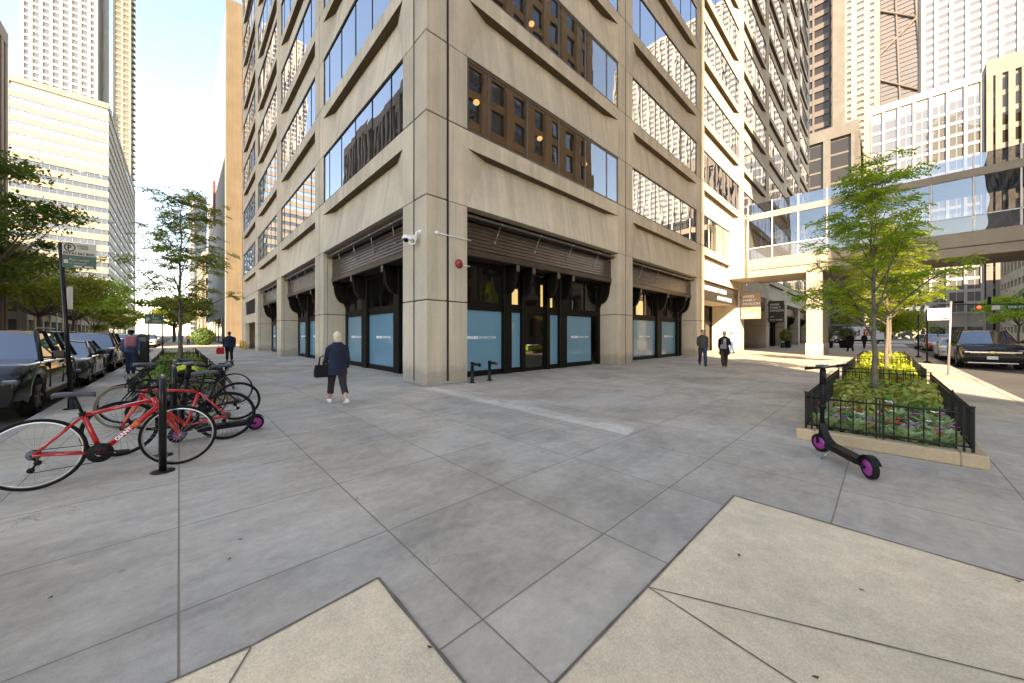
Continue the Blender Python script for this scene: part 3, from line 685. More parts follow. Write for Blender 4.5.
# blade signs
def blade(x, w_, z0, z1, m, lab):
    t = thing('blade_sign', lab, 'sign', (x, -0.1, (z0 + z1) / 2)); h = (z1 - z0) / 2
    b = MB(); b.cbox(-0.09, 0.09, -w_, 0, -h, h, 0.01); p = b.build('sign_panel', M[m], t)
    for k, wd in enumerate(('ARKES', 'FAMILY', 'PAVILION')): text(wd, 0.30, M['white_ink'], p, (-0.093, -0.16, h - 0.5 - 0.34 * k), (R(90), 0, R(-90)), bold=0.006)
    text('676', 0.26, M['white_ink'], p, (-0.093, -0.16, -h + 0.52), (R(90), 0, R(-90)), bold=0.006)
    text('N ST CLAIR', 0.22, M['white_ink'], p, (-0.093, -0.16, -h + 0.22), (R(90), 0, R(-90)), bold=0.005)
    b = MB(); b.box(-0.03, 0.03, -0.02, 0.11, h * 0.6, h * 0.7); b.box(-0.03, 0.03, -0.02, 0.11, -h * 0.7, -h * 0.6); b.build('bracket', M['black'], t)
blade(32.25, 1.5, 2.95, 5.38, 'concrete_tan', 'large sunlit tan sign with white lettering hanging off the wall before the footbridge')
blade(43.3, 1.42, 2.9, 5.3, 'sign_dark', 'dark brown sign with white lettering hanging in the shade beyond the footbridge')

# ------------------------------------------------------------------ other buildings
FACE = {'S': lambda x0, x1, y0, y1: ((x0, y0), 0, x1 - x0), 'W': lambda x0, x1, y0, y1: ((x0, y1), -90, y1 - y0),
        'E': lambda x0, x1, y0, y1: ((x1, y0), 90, y1 - y0), 'N': lambda x0, x1, y0, y1: ((x1, y1), 180, x1 - x0)}
def block(name, label, x0, x1, y0, y1, h, faces, fh, bay, wall, glass, pil=(0.5, 0.45), band=(1.4, 0.3), z0=0.0, top=2.0, windows=True, cap=100, base=None, parent=None, nv=0, cat='building'):
    """a far building: solid core, pilasters and floor bands standing proud of the glazing, one window per floor and bay"""
    t = parent or thing(name, label, cat, ((x0 + x1) / 2, (y0 + y1) / 2, 0))
    ox, oy = t.location.x, t.location.y
    dep = max(pil[1], band[1])
    b = MB(); b.box(x0 - ox + dep, x1 - ox - dep, y0 - oy + dep, y1 - oy - dep, z0, h); b.build('core', wall, t)
    b = MB(); b.box(x0 - ox - 0.01, x1 - ox + 0.01, y0 - oy - 0.01, y1 - oy + 0.01, h - top, h); b.build('roof_parapet', wall, t)
    blind = [f for f in 'SWEN' if f not in faces]
    for f in blind:
        (fx, fy), rz, W = FACE[f](x0, x1, y0, y1)
        b = MB(); b.box(0.01, W - 0.01, 0.0, dep + 0.05, z0, h - top - 0.01); b.build('blank_wall', wall, t, (fx - ox, fy - oy, 0), R(rz))
    cells = []
    for f in faces:
        (fx, fy), rz, W = FACE[f](x0, x1, y0, y1); nb = max(1, round(W / bay)); bw = W / nb
        nf = int((h - top - z0) / fh); T = Matrix.Translation((fx - ox, fy - oy, 0)) @ Matrix.Rotation(R(rz), 4, 'Z')
        if pil[0]:
            b = MB(); b.box(-pil[0] / 2, pil[0] / 2, 0.02, dep + 0.1, z0, h - top - 0.02); pm = b.mesh('pilaster', wall)
            for i in range(nb + 1):
                x = min(max(i * bw, pil[0] / 2 + 0.02), W - pil[0] / 2 - 0.02); link('pilaster', pm, t, T @ Vector((x, 0, 0)), R(rz))
        if band[0]:
            b = MB(); b.box(0.03, W - 0.03, 0.02 + max(0, pil[1] - band[1]) + 0.015, dep + 0.1, 0, band[0]); bm_ = b.mesh('floor_band', wall)
            for k in range(nf): link('floor_band', bm_, t, T @ Vector((0, 0, z0 + k * fh)), R(rz))
        for k in range(nf):
            for i in range(nb):
                c = T @ Vector((bw * (i + .5), 0, 0)); s_ = seen((c.x + ox, c.y + oy, z0 + (k + .5) * fh))
                cells.append((s_[1] if s_[0] else s_[1] * 1e-4, T, rz, i * bw, bw, z0 + k * fh + band[0]))
    cells.sort(key=lambda q: -q[0]); rest = MB(); n = 0; cache = {}
    for vis, T, rz, x, bw, z in cells:
        wpad = pil[0] / 2 if pil[0] else 0.0; wz = fh - band[0]
        if windows and n < cap and vis > 1e-3:
            key = round(bw, 3)
            if key not in cache:
                b = MB(); b.quad((wpad, 0, 0), (bw - wpad, 0, 0), (bw - wpad, 0, wz), (wpad, 0, wz))
                for q in range(nv): xx = bw * (q + 1) / (nv + 1); b.cur = 1; b.box(xx - .06, xx + .06, -.06, -.01, 0, wz)
                cache[key] = b.mesh('window', [glass, wall])
            link('window', cache[key], t, T @ Vector((x, dep - 0.02, z)), R(rz)); n += 1
        else:
            rest.add([T @ Vector(p) for p in ((x + wpad, dep - 0.02, z), (x + bw - wpad, dep - 0.02, z), (x + bw - wpad, dep - 0.02, z + wz), (x + wpad, dep - 0.02, z + wz))], [(0, 1, 2, 3)])
    if rest.v: tag(rest.build('glazing', glass, t), kind='stuff')
    return t
M['b_white'] = concrete('white_cladding', (0.38, 0.365, 0.34), speck=0.03, streak=0.05)
M['b_cream'] = concrete('cream_cladding', (0.31, 0.28, 0.235), speck=0.03, streak=0.06)
M['b_tan'] = concrete('tan_stone', (0.225, 0.20, 0.172), speck=0.06)
M['b_brown'] = concrete('brown_stone', (0.36, 0.24, 0.145), speck=0.06)
M['b_grey'] = concrete('grey_stone', (0.30, 0.28, 0.25), speck=0.06)
M['b_bronze'] = mat('dark_bronze_steel', (0.115, 0.092, 0.078), 0.6, 0.0)
M['g_brown'] = coated_glass('dark_brown_far_glass', (0.5, 0.45, 0.4), 0.05, body=(0.03, 0.025, 0.02), wave=0.02)
M['b_pier'] = concrete('shade_darkened_stone', (0.15, 0.14, 0.125), speck=0.06)  # stone darkened so piers and shaft look shaded in full sun
M['b_shade'] = concrete('painted_shade_cladding', (0.17, 0.14, 0.10), speck=0.06)  # shade on the end face painted in as a darker colour
M['g_blue'] = coated_glass('pale_blue_ribbon_glass', (0.80, 0.88, 0.98), 0.5, body=(0.16, 0.20, 0.26), wave=0.02)
M['g_dark'] = coated_glass('dark_far_glass', (0.7, 0.72, 0.75), 0.22, body=(0.05, 0.05, 0.055), wave=0.02)
M['g_grey'] = coated_glass('grey_far_glass', (0.8, 0.8, 0.8), 0.10, body=(0.115, 0.11, 0.105), wave=0.02)
M['g_amber'] = coated_glass('amber_far_glass', (0.8, 0.7, 0.5), 0.2, body=(0.18, 0.12, 0.05), wave=0.02)
# --- along the side street
block('tan_building', 'tan ribbed stone building cut by the picture edge above the old street tree', -62, -24, 45, 82, 47, 'SE', 3.9, 2.2, M['b_tan'], M['g_dark'], pil=(0.9, 0.5), band=(0.6, 0.2))
ob = block('office_block', 'cream office block with pale blue ribbon windows behind the street trees', -46.5, -24.3, 190, 300, 88, 'SE', 4.05, 22.2, M['b_cream'], M['g_blue'], pil=(0, 0.3), band=(2.3, 0.3), nv=12)
b = MB(); b.prism([(0, 0), (12, 0), (10.5, 2.4), (6, 3.6), (1.5, 2.4)], 9, 'y'); b.build('roof_plant_room', M['b_cream'], ob, (-3, -48, 88))
block('apartment_tower', 'tall white apartment tower with ochre balconies above the ribbon window office block', -65.4, -39, 300, 345, 228, 'SE', 3.6, 3.25, M['b_white'], M['g_grey'], pil=(1.2, 0.5), band=(1.3, 0.35))
at2 = block('balcony_tower', 'slender cream tower with stacked balconies up its edge beside the open sky', -33.7, -26.4, 305, 322, 250, 'SE', 3.6, 3.8, M['b_cream'], M['g_amber'], pil=(0.9, 0.5), band=(1.1, 0.4))
for k in range(62):
    b = MB(); b.box(0, 1.5, 0, 3.2, 0, 0.9); b.box(0, 1.7, -0.2, 3.4, -0.25, -0.02); b.build('balcony', M['b_cream'], at2, (3.66, -7.4, 14 + k * 3.6))
block('dark_slab', 'thin dark glass slab between the ribbon window office block and the balcony tower', -37.5, -34.2, 303, 306, 134, 'SE', 4, 3, M['b_bronze'], M['g_dark'], pil=(0.2, 0.2), band=(0.5, 0.15))
wb = thing('white_wall_building', 'building with a tall blank white side wall beyond the office tower', 'building', (15, 85, 0))
b = MB(); b.box(-14.8, 20, -25, 26, 0, 53); b.build('wall', M['b_white'], wb)
b = MB(); b.box(-15.0, -13.0, -25.2, -24.6, 0, 53.1); b.build('corner_pier', M['b_shade'], wb)
b = MB(); b.box(-12.98, 4, -26, -25.02, 0, 53.05); b.build('end_wall', M['b_brown'], wb)
b = MB(); b.box(-15.15, -14.82, 0, 0.8, 24, 33); b.build('banner', M['alarm'], wb)
for i in range(6):
    b = MB(); b.box(-15.06, -14.82, -18 + i * 7, -13.5 + i * 7, 0.4, 4.4); b.build('shop_window', M['g_dark'], wb)
block('white_tower', 'distant white tower at the end of the side street', 1.5, 12.5, 400, 420, 122, 'SW', 4.2, 3.4, M['b_white'], M['g_grey'], pil=(0.7, 0.5), band=(1.8, 0.4))
block('cream_block', 'low cream block at the far end of the side street below the white tower', 0.5, 20, 150, 200, 30, 'SW', 4.2, 4.4, M['b_cream'], M['g_grey'], pil=(0.9, 0.5), band=(1.6, 0.4))
block('street_front', 'pale shop building with tall windows across the side street behind the parked cars', -60, -24.2, 92, 186, 17, 'SE', 4.2, 5.2, M['b_cream'], M['g_grey'], pil=(1.0, 0.5), band=(1.3, 0.4))
# --- behind the photographer, one mirrored in the windows, one added to shade the corner
block('shading_slab', 'added grey slab tower behind the photographer, shaped to shade the corner', -104, -27.6, -40, -29, 128, 'N', 4.2, 5.0, M['b_grey'], M['g_dark'], pil=(1.0, 0.5), band=(1.6, 0.4), windows=False)
block('brown_tower', 'brown stone tower across the street mirrored in the lowest office windows', 0.3, 52, -80, -29, 90, 'NW', 4.2, 4.4, M['b_brown'], M['g_dark'], pil=(1.5, 0.7), band=(1.2, 0.3), windows=False)
# --- at the end of the main street
block('grid_building', 'low white building with a square window grid closing the end of the street', 145, 175, -26.8, -6.0, 69, 'WN', 3.2, 3.0, M['b_white'], M['g_grey'], pil=(0.55, 0.4), band=(0.8, 0.2), nv=1)
block('pier_building', 'stone building with narrow vertical window strips at the edge of the picture', 144.2, 175, -46, -27.0, 71, 'W', 4.4, 1.95, M['b_tan'], M['g_brown'], pil=(1.0, 0.6), band=(1.3, 0.12), top=4)
block('white_high_rise', 'huge white high rise with slim vertical piers filling the upper corner', 235, 262, -130, -20.5, 205, 'W', 3.6, 4.2, M['b_white'], M['g_grey'], pil=(1.1, 0.6), band=(1.9, 0.2))
block('cream_high_rise', 'cream high rise with paired small windows next to the braced tower', 250, 275, -7.7, 6.5, 235, 'WS', 3.4, 4.6, M['b_cream'], M['g_grey'], pil=(2.1, 0.5), band=(1.9, 0.45))
gt = block('glass_block', 'low dark glass block with stone piers behind the footbridge', 135, 165, -4.2, 9.5, 63, 'WS', 4.2, 6.0, M['b_pier'], M['g_brown'], pil=(1.6, 0.8), band=(0.5, 0.1), top=3.5)
block('dark_tower', 'dark glass tower with broad stone edge rising past the office tower', 152, 185, 3.0, 21, 178, 'WS', 4.2, 5.0, M['b_bronze'], M['g_brown'], pil=(0.5, 0.5), band=(1.7, 0.4))
st = thing('stone_shaft', 'plain pale stone shaft standing against the dark glass tower', 'building', (150.5, 0, 0))
b = MB(); b.cbox(-1.4, 1.4, -0.5, 2.5, 0, 175, 0.1); b.build('wall', M['b_pier'], st)
# braced tapering tower
tw = thing('braced_tower', 'dark tapering tower with diagonal cross bracing in the far background', 'building', (410, 0, 0))
Hh = 344
def tap(z): k = 1 - 0.36 * z / Hh; return 25 * k, 40 * k
b = MB(); (a0, c0), (a1, c1) = tap(0), tap(Hh); b.loft([[(-a0, -c0, 0), (a0, -c0, 0), (a0, c0, 0), (-a0, c0, 0)], [(-a1, -c1, Hh), (a1, -c1, Hh), (a1, c1, Hh), (-a1, c1, Hh)]], smooth=False); b.build('glazing', M['g_grey'], tw, (0, 4.5, 0))
for k in range(98):
    z = 3 + k * 3.45; a, c = tap(z); b = MB(); b.box(-a - 0.4, a, -c - 0.4, c + 0.4, z, z + 1.7)
    b.build('floor_band', M['b_bronze_far'] if 'b_bronze_far' in M else M['b_bronze'], tw, (0, 4.5, 0))
for q in range(7):
    b = MB()
    for (z, z2) in [(0, Hh)]:
        a, c = tap(z); a2, c2 = tap(z2); f = -1 + 2 * q / 6
        b.tube([(-a - 0.6, f * c, z), (-a2 - 0.6, f * c2, z2)], 0.75, 4)
    b.build('column', M['b_bronze'], tw, (0, 4.5, 0))
zz = [0, 62, 122, 180, 236, 290, 344]
for z, z2 in zip(zz, zz[1:]):
    a, c = tap(z); a2, c2 = tap(z2)
    for s_ in (-1, 1):
        b = MB(); b.tube([(-a - 0.9, s_ * c, z), (-a2 - 0.9, -s_ * c2, z2)], 0.9, 4); b.build('diagonal_brace', M['b_bronze'], tw, (0, 4.5, 0))
# parking garage on the far side of the cross street
block('parking_garage', 'cream parking garage with rows of square openings beyond the traffic lights', 96, 136, -75, -28, 21, 'NW', 3.3, 3.0, M['b_cream'], M['g_dark'], pil=(1.1, 0.6), band=(1.9, 0.6), top=1.6)
block('store_front', 'low glass fronted entrance pavilion beneath the white grid building', 140.5, 144.5, -26.5, -8, 7.5, 'W', 3.6, 3.0, M['b_cream'], M['g_dark'], pil=(0.4, 0.3), band=(0.5, 0.2), top=0.6)

# ------------------------------------------------------------------ trees and plants
def limb(b, p0, d, length, r0, r1, rnd, curve=0.12, n=6, up=0.0):
    pts = [Vector(p0)]; d = Vector(d).normalized()
    for i in range(n):
        d = (d + Vector((rnd.uniform(-1, 1), rnd.uniform(-1, 1), rnd.uniform(-1, 1) + up)) * curve).normalized()
        pts.append(pts[-1] + d * length / n)
    b.tube(pts, [r0 + (r1 - r0) * i / n for i in range(n + 1)], 6); return pts
def compound_leaf(c, p, d, rnd, L=0.26, n=6, lw=0.036, ll=0.082):
    """drooping feather leaf made of leaflets in pairs"""
    d = Vector(d); d.z = d.z * 0.7 - 0.15; d.normalize(); s = d.cross(Vector((0, 0, 1)))
    if s.length < 1e-3: s = Vector((1, 0, 0))
    s.normalize(); s = (s + Vector((0, 0, rnd.uniform(-.9, .9)))).normalized()
    for i in range(n):
        t = (i + 0.6) / n; q = Vector(p) + d * L * t + Vector((0, 0, -0.10 * L * t * t * 3))
        for k in (-1, 1):
            e = (s * k + d * 0.45 + Vector((0, 0, rnd.uniform(-.7, .35)))).normalized(); f = (d * 0.9 - s * k * 0.3).normalized() * lw
            l_ = ll * rnd.uniform(.75, 1.15)
            c.add([q, q + e * l_ * .5 + f * .55, q + e * l_, q + e * l_ * .5 - f * .55], [(0, 1, 2, 3)])
def street_tree(name, label, loc, H, base, spread, n_br, n_tw, leaf, seed, trunk_r=0.075, stems=1, top_bare=0.0, group=None, leafL=0.26, lean=(0, 0), el0=.68, ls=1.0):
    rnd = random.Random(seed); t = thing(name, label, 'tree', loc, 0, group); tb = MB(); br = MB(); c = MB()
    tips = []
    for s_ in range(stems):
        off = Vector((rnd.uniform(-.05, .05), rnd.uniform(-.05, .05), 0)) if stems > 1 else Vector((0, 0, 0))
        top = H * (1 - 0.10 * s_); n = 14; pts = []; p = off.copy(); wob = Vector((lean[0], lean[1], 0))
        for i in range(n + 1):
            pts.append(p.copy()); p += Vector((rnd.uniform(-.03, .03) + wob.x / n, rnd.uniform(-.03, .03) + wob.y / n, top / n * 0.97))
        rad = [max(0.008, trunk_r * (1 - 0.92 * (i / n) ** 0.8)) for i in range(n + 1)]; rad[0] *= 1.35
        tb.tube(pts, rad, 10)
        for k in range(n_br):
            f = base + (0.96 - base) * (k + rnd.random() * .8) / n_br; i = min(n - 1, int(f * n)); q = pts[i].lerp(pts[i + 1], f * n - i)
            a = k * 2.4 + rnd.uniform(-.5, .5) + s_; rel = (f - base) / (1 - base)
            ln = spread * (1 - 0.72 * rel ** 1.3) * rnd.uniform(.75, 1.15); el = el0 + (1.25 - el0) * rel + rnd.uniform(-.15, .2)
            d = Vector((math.cos(a) * math.cos(el), math.sin(a) * math.cos(el), math.sin(el)))
            bp = limb(br, q, d, ln, max(.006, rad[i] * .5), .005, rnd, 0.16, 7, 0.02)
            m = max(2, int(n_tw * (0.5 + (1 - rel) * .7) * (1 - top_bare * rel)))
            for j in range(m):
                u = rnd.uniform(.28, 1.0); ii = min(6, int(u * 7)); q2 = bp[ii].lerp(bp[ii + 1], u * 7 - ii)
                a2 = rnd.uniform(0, 6.28); d2 = (bp[ii + 1] - bp[ii]).normalized() * .6 + Vector((math.cos(a2), math.sin(a2), rnd.uniform(-.25, .3)))
                tp = limb(br, q2, d2, rnd.uniform(.18, .5) * spread / 1.8, .006, .003, rnd, .2, 3, -.1); tips.append((tp, d2))
    for tp, d2 in tips:
        for _ in range(rnd.randint(3, 6)):
            q = tp[rnd.randint(1, 3)]; a2 = rnd.uniform(0, 6.28)
            compound_leaf(c, q, d2.normalized() * .6 + Vector((math.cos(a2), math.sin(a2), rnd.uniform(-.2, .25))), rnd, leafL * rnd.uniform(.7, 1.2), 6, .036 * ls, .082 * ls)
    tb.build('trunk', M['bark'], t); br.build('limbs', M['bark'], t); c.build('crown', M[leaf], t)
    return t
street_tree('street_tree', 'young multi branched tree with feathery leaves in the fenced planter beside the scooter', (5.1, -9.0, 0.1), 4.85, .27, 1.72, 26, 11, 'leaf_a', 3, .06, lean=(.05, .1))
street_tree('street_tree', 'young tree with sunlit yellow green leaves in the second fenced planter', (12.4, -9.2, 0.1), 5.0, .30, 2.1, 20, 17, 'leaf_b', 8, .07)
street_tree('street_tree', 'slender open tree in the fenced planter behind the bicycles', (-5.15, 9.2, 0.1), 6.6, .27, 2.5, 30, 7, 'leaf_d', 21, .085, top_bare=-.4, leafL=.34, ls=1.45)
street_tree('street_tree', 'sunlit kerbside tree in the third planter before the footbridge pier', (19.0, -9.3, 0.1), 5.6, .35, 2.2, 16, 12, 'leaf_b', 9, .08, leafL=.36, ls=1.5)
def big_tree(name, label, loc, H, rx, rz_, n_leaf, leaf, seed, ls=0.3, trunk=0.28, group=None, crown_base=0.3, clumps=40):
    rnd = random.Random(seed); t = thing(name, label, 'tree', loc, 0, group); tb = MB(); br = MB(); c = MB()
    fork = H * crown_base; tp = limb(tb, (0, 0, 0), (0.03, 0.02, 1), fork, trunk * 1.15, trunk * .75, rnd, .05, 6, .3)
    cz = fork + (H - fork) * .5; cl = []
    for i in range(clumps):
        while True:
            p = Vector((rnd.uniform(-1, 1), rnd.uniform(-1, 1), rnd.uniform(-1, 1)))
            if .25 < p.length < 1: break
        q = Vector((p.x * rx, p.y * rx, cz + p.z * rz_)); cl.append(q)
        if i % 2 == 0:
            st_ = tp[-1].copy(); mid = st_.lerp(q, .5) + Vector((0, 0, -.06 * H)); pts = [st_.lerp(mid, k / 4).lerp(mid.lerp(q, k / 4), k / 4) for k in range(5)]
            br.tube(pts, [trunk * .45, trunk * .33, trunk * .22, trunk * .13, trunk * .05], 6)
    for q in cl:
        cr = rnd.uniform(.16, .30) * rx
        for _ in range(n_leaf // clumps):
            g_ = Vector((rnd.gauss(0, .5), rnd.gauss(0, .5), rnd.gauss(0, .22))) * cr * 1.25
            p = q + g_; n_ = Vector((rnd.uniform(-1, 1), rnd.uniform(-1, 1), rnd.uniform(.1, 1.3))).normalized(); u = n_.orthogonal().normalized(); v = n_.cross(u)
            a = rnd.uniform(0, 6.28); u, v = u * math.cos(a) + v * math.sin(a), v * math.cos(a) - u * math.sin(a); s_ = ls * rnd.uniform(.5, 1.2)
            c.add([p - u * s_ * .7, p + v * s_ * .35, p + u * s_ * .7, p - v * s_ * .35], [(0, 1, 2, 3)])
    tb.build('trunk', M['bark'], t); br.build('limbs', M['bark'], t); c.build('crown', M[leaf], t)
    return t
big_tree('old_street_tree', 'large old street tree with dark foliage across the side street behind the black parked car', (-22.6, 63, 0), 25, 7.2, 8.5, 14000, 'leaf_c', 31, .42, .42, None, .28, 60)
big_tree('street_tree', 'broad low street tree beyond the old dark tree across the side street', (-21.5, 84, 0), 15, 8.5, 4.5, 9000, 'leaf_d', 32, .42, .3, None, .3, 44)
big_tree('street_tree', 'flat topped street tree in front of the ribbon window office block', (-21.5, 108, 0), 15, 8, 4, 7000, 'leaf_a', 33, .45, .3, None, .3, 36)
for i, (x, y) in enumerate(((-21.5, 135), (-21, 165), (-21, 200), (-6, 95), (-6, 130), (-6.2, 170))):
    big_tree('street_tree', 'distant street tree in the row along the side street', (x, y, 0), 11 + i % 3, 5.5, 4, 2600, 'leaf_d', 40 + i, .6, .22, 'distant trees along the side street', .3, 20)
for i, (x, y, h, lf, lab) in enumerate(((62, -26, 9, 'leaf_c', 'dark street tree across the main street before the traffic lights'), (76, -26.2, 10, 'leaf_c', 'dark street tree nearest the parking garage across the main street'),
                                        (100, -25, 9, 'leaf_a', 'mid green tree beyond the cross street in front of the garage'), (104, -9, 7, 'leaf_d', 'small tree beyond the cross street before the white grid building'),
                                        (60, -9.3, 6, 'leaf_b', 'yellow green kerbside tree past the footbridge on the main street'))):
    big_tree('street_tree', lab, (x, y, 0), h, 4.2, 2.6, 5000, lf, 50 + i, .30, .16, None, .34, 30)
def bush(name, label, loc, rx, rz_, n, leaf, seed, ls=.09, cat='bush', group=None):
    rnd = random.Random(seed); t = thing(name, label, cat, loc, 0, group); c = MB(); s_ = MB()
    for _ in range(n):
        p = Vector((rnd.gauss(0, 1), rnd.gauss(0, 1), rnd.gauss(0, 1))).normalized(); k = rnd.uniform(.72, 1.06); q = Vector((p.x * rx * k, p.y * rx * k, rz_ + p.z * rz_ * k))
        n_ = (p + Vector((rnd.uniform(-.6, .6), rnd.uniform(-.6, .6), rnd.uniform(-.3, .6)))).normalized(); u = n_.orthogonal().normalized(); v = n_.cross(u); l_ = ls * rnd.uniform(.6, 1.2)
        c.add([q - u * l_, q + v * l_ * .5, q + u * l_, q - v * l_ * .5], [(0, 1, 2, 3)])
    s_.ell((0, 0, rz_), (rx * .78, rx * .78, rz_ * .78), 12, 8)
    c.build('foliage', M[leaf], t); s_.build('twig_mass', M['bark'], t); return t
bush('boxwood_bush', 'round clipped green bush on the side street pavement beyond the man with the red bag', (-2.6, 60, 0), 1.35, 1.25, 2600, 'boxwood', 5, .16)

# fenced planters
def planter(loc, rz, Ln, Wd, label):
    """local x along the planter, y across; stone kerb, soil bed, four picket panels"""
    t = thing('planter', label, 'planter', loc, rz); k = MB(); e = .20
    for x0, x1, y0, y1 in ((0, Ln, 0, e), (0, Ln, Wd - e, Wd), (0, e, e, Wd - e), (Ln - e, Ln, e, Wd - e)): k.cbox(x0, x1, y0, y1, 0, .155, .012)
    k.build('stone_kerb', M['stone_kerb'], t); b = MB(); b.box(e, Ln - e, e, Wd - e, 0, .10); b.build('soil_bed', M['soil'], t)
    def panel(p0, p1):
        b = MB(); p0 = Vector(p0); p1 = Vector(p1); d = p1 - p0; n = max(3, int(d.length / .118)); ax = 0 if abs(d.x) > abs(d.y) else 1
        for z in (.215, .60):
            b.tube([p0 + Vector((0, 0, z)), p1 + Vector((0, 0, z))], .011, 4)
        for i in range(1, n):
            q = p0 + d * i / n; b.box(q.x - .007, q.x + .007, q.y - .007, q.y + .007, .17, .655)
        for q in (p0, p0 + d * .5 if d.length < 2.5 else p0 + d * .333, p1):
            if q is p0 or q is p1: off = d.normalized() * (.035 if q is p0 else -.035)
            else: off = Vector((0, 0, 0))
            for s_ in (-.032, .032):
                c = q + off + d.normalized() * s_; b.box(c.x - .010, c.x + .010, c.y - .010, c.y + .010, .157, .67)
            c = q + off; u = d.normalized() * .046; b.box(min(c.x - u.x, c.x + u.x) - .004, max(c.x - u.x, c.x + u.x) + .004, min(c.y - u.y, c.y + u.y) - .004, max(c.y - u.y, c.y + u.y) + .004, .67, .685)
        b.build('fence_panel', M['blackmetal'], t)
    a = .10
    panel((a, a, 0), (a, Wd - a, 0)); panel((Ln - a, a, 0), (Ln - a, Wd - a, 0)); panel((a, a, 0), (Ln - a, a, 0)); panel((a, Wd - a, 0), (Ln - a, Wd - a, 0))
    return t
planter((1.28, -9.92, 0), 0, 5.6, 1.68, 'stone kerbed flower planter with black picket fence beside the leaning scooter')
planter((7.9, -9.92, 0), 0, 6.0, 1.68, 'second black fenced planter with sunlit chartreuse plants')
planter((15.6, -9.92, 0), 0, 6.2, 1.68, 'third black fenced planter before the footbridge pier')
planter((-4.35, 0.95, 0), R(90), 5.8, 1.62, 'black fenced planter right behind the parked bicycles')
planter((-4.35, 7.6, 0), R(90), 6.4, 1.62, 'black fenced planter around the slender open tree')
planter((-4.35, 15.2, 0), R(90), 6.4, 1.62, 'farther black fenced planter beyond the slender open tree')
def rosette(c, rnd, r, h, n, lw):
    for i in range(n):
        a = rnd.uniform(0, 6.28); el = rnd.uniform(.15, 1.25); d = Vector((math.cos(a) * math.cos(el), math.sin(a) * math.cos(el), math.sin(el))); l_ = r * rnd.uniform(.55, 1.05)
        s_ = d.cross(Vector((0, 0, 1))); s_ = s_.normalized() if s_.length > 1e-3 else Vector((1, 0, 0)); o = Vector((rnd.uniform(-.3, .3) * r, rnd.uniform(-.3, .3) * r, 0)); k = h / r
        f = lambda v: Vector((v.x, v.y, v.z * k))
        m_ = o + f(d * l_ * .55 + Vector((0, 0, .05 * r))); e_ = o + f(d * l_ - Vector((0, 0, .12 * r)))
        c.add([o + f(d * l_ * .12), m_ + s_ * lw, e_, m_ - s_ * lw], [(0, 1, 2, 3)])
def clump(c, rnd, r, h, n, lw):
    for i in range(n):
        a = rnd.uniform(0, 6.28); el = math.asin(rnd.uniform(.02, 1)); lump = 1 + .16 * math.sin(a * 3 + 1) + .12 * math.sin(a * 5) ; k = rnd.uniform(.62, 1.04) * lump
        d = Vector((math.cos(a) * math.cos(el), math.sin(a) * math.cos(el), math.sin(el))); q = Vector((d.x * r * k, d.y * r * k, max(.02, d.z * h * k)))
        n_ = (d + Vector((rnd.uniform(-.8, .8), rnd.uniform(-.8, .8), rnd.uniform(-.2, .9)))).normalized(); u = n_.orthogonal().normalized(); v = n_.cross(u); t_ = rnd.uniform(0, 6.28); u, v = u * math.cos(t_) + v * math.sin(t_), v * math.cos(t_) - u * math.sin(t_); l_ = lw * rnd.uniform(.7, 1.3)
        c.add([q - u * l_, q - u * l_ * .2 + v * l_ * .62, q + u * l_, q - u * l_ * .2 - v * l_ * .62], [(0, 1, 2, 3)])
def flower(c, p, r, rnd):
    for k in range(6):
        a = k * 1.047 + rnd.random(); d = Vector((math.cos(a), math.sin(a), .5)); s_ = Vector((-math.sin(a), math.cos(a), 0))
        c.add([p, p + d * r * .6 + s_ * r * .4, p + d * r, p + d * r * .6 - s_ * r * .4], [(0, 1, 2, 3)])
def plant_proto(name, label, group, leaf, r, h, n, lw, seed, petals=None, nf=0, fr=.03):
    rnd = random.Random(seed); t = thing(name, label, 'plant', (0, 0, 0), 0, group); c = MB(); (clump if n > 150 else rosette)(c, rnd, r, h, n, lw); c.build('foliage', M[leaf], t)
    if petals:
        for _ in range(nf):
            f = MB(); flower(f, Vector((rnd.uniform(-.7, .7) * r, rnd.uniform(-.7, .7) * r, h * rnd.uniform(.6, 1.1))), fr * rnd.uniform(.8, 1.2), rnd); f.build('flower', M[petals], t)
    return t
SAGE = [plant_proto('bedding_plant', 'grey green leafy bedding plant with %s flowers in the planter beside the scooter' % c, 'grey green bedding plants with %s flowers' % c, 'leaf_sage', .24, .25, 95, .040, 60 + i, 'petal_' + p, 2, .050) for i, (c, p) in enumerate((('red', 'red'), ('violet', 'pink'), ('white', 'white')))]
GOLD = [plant_proto('hydrangea', '%s leafy shrub in the middle of the planter beside the scooter' % c, '%s leafy shrubs in the planter beside the scooter' % c, lf, .34, .40, 420, .042, 70 + i) for i, (c, lf) in enumerate((('gold green', 'leaf_gold'), ('mid green', 'leaf_mid')))]
LIME = [plant_proto('sweet_potato_vine', 'sunlit chartreuse mound of leaves in the second fenced planter', 'chartreuse mounds in the second fenced planter', 'leaf_lime', .36, .40, 430, .045, 80)]
FARP = [plant_proto('bedding_plant', 'leafy green plant in the fenced beds along the side street', 'leafy plants in the beds along the side street', lf, .33, .38, 380, .042, 90 + i, pt, 3, .045) for i, (lf, pt) in enumerate((('leaf_mid', None), ('leaf_gold', None), ('leaf_mid', 'petal_pink')))]
REDP = [plant_proto('bedding_plant', 'dark green bedding plant with red flowers at the end of the second planter', 'red flowered bedding plants in the second planter', 'leaf_mid', .22, .24, 80, .04, 95, 'petal_red', 5, .045)]
used = set()
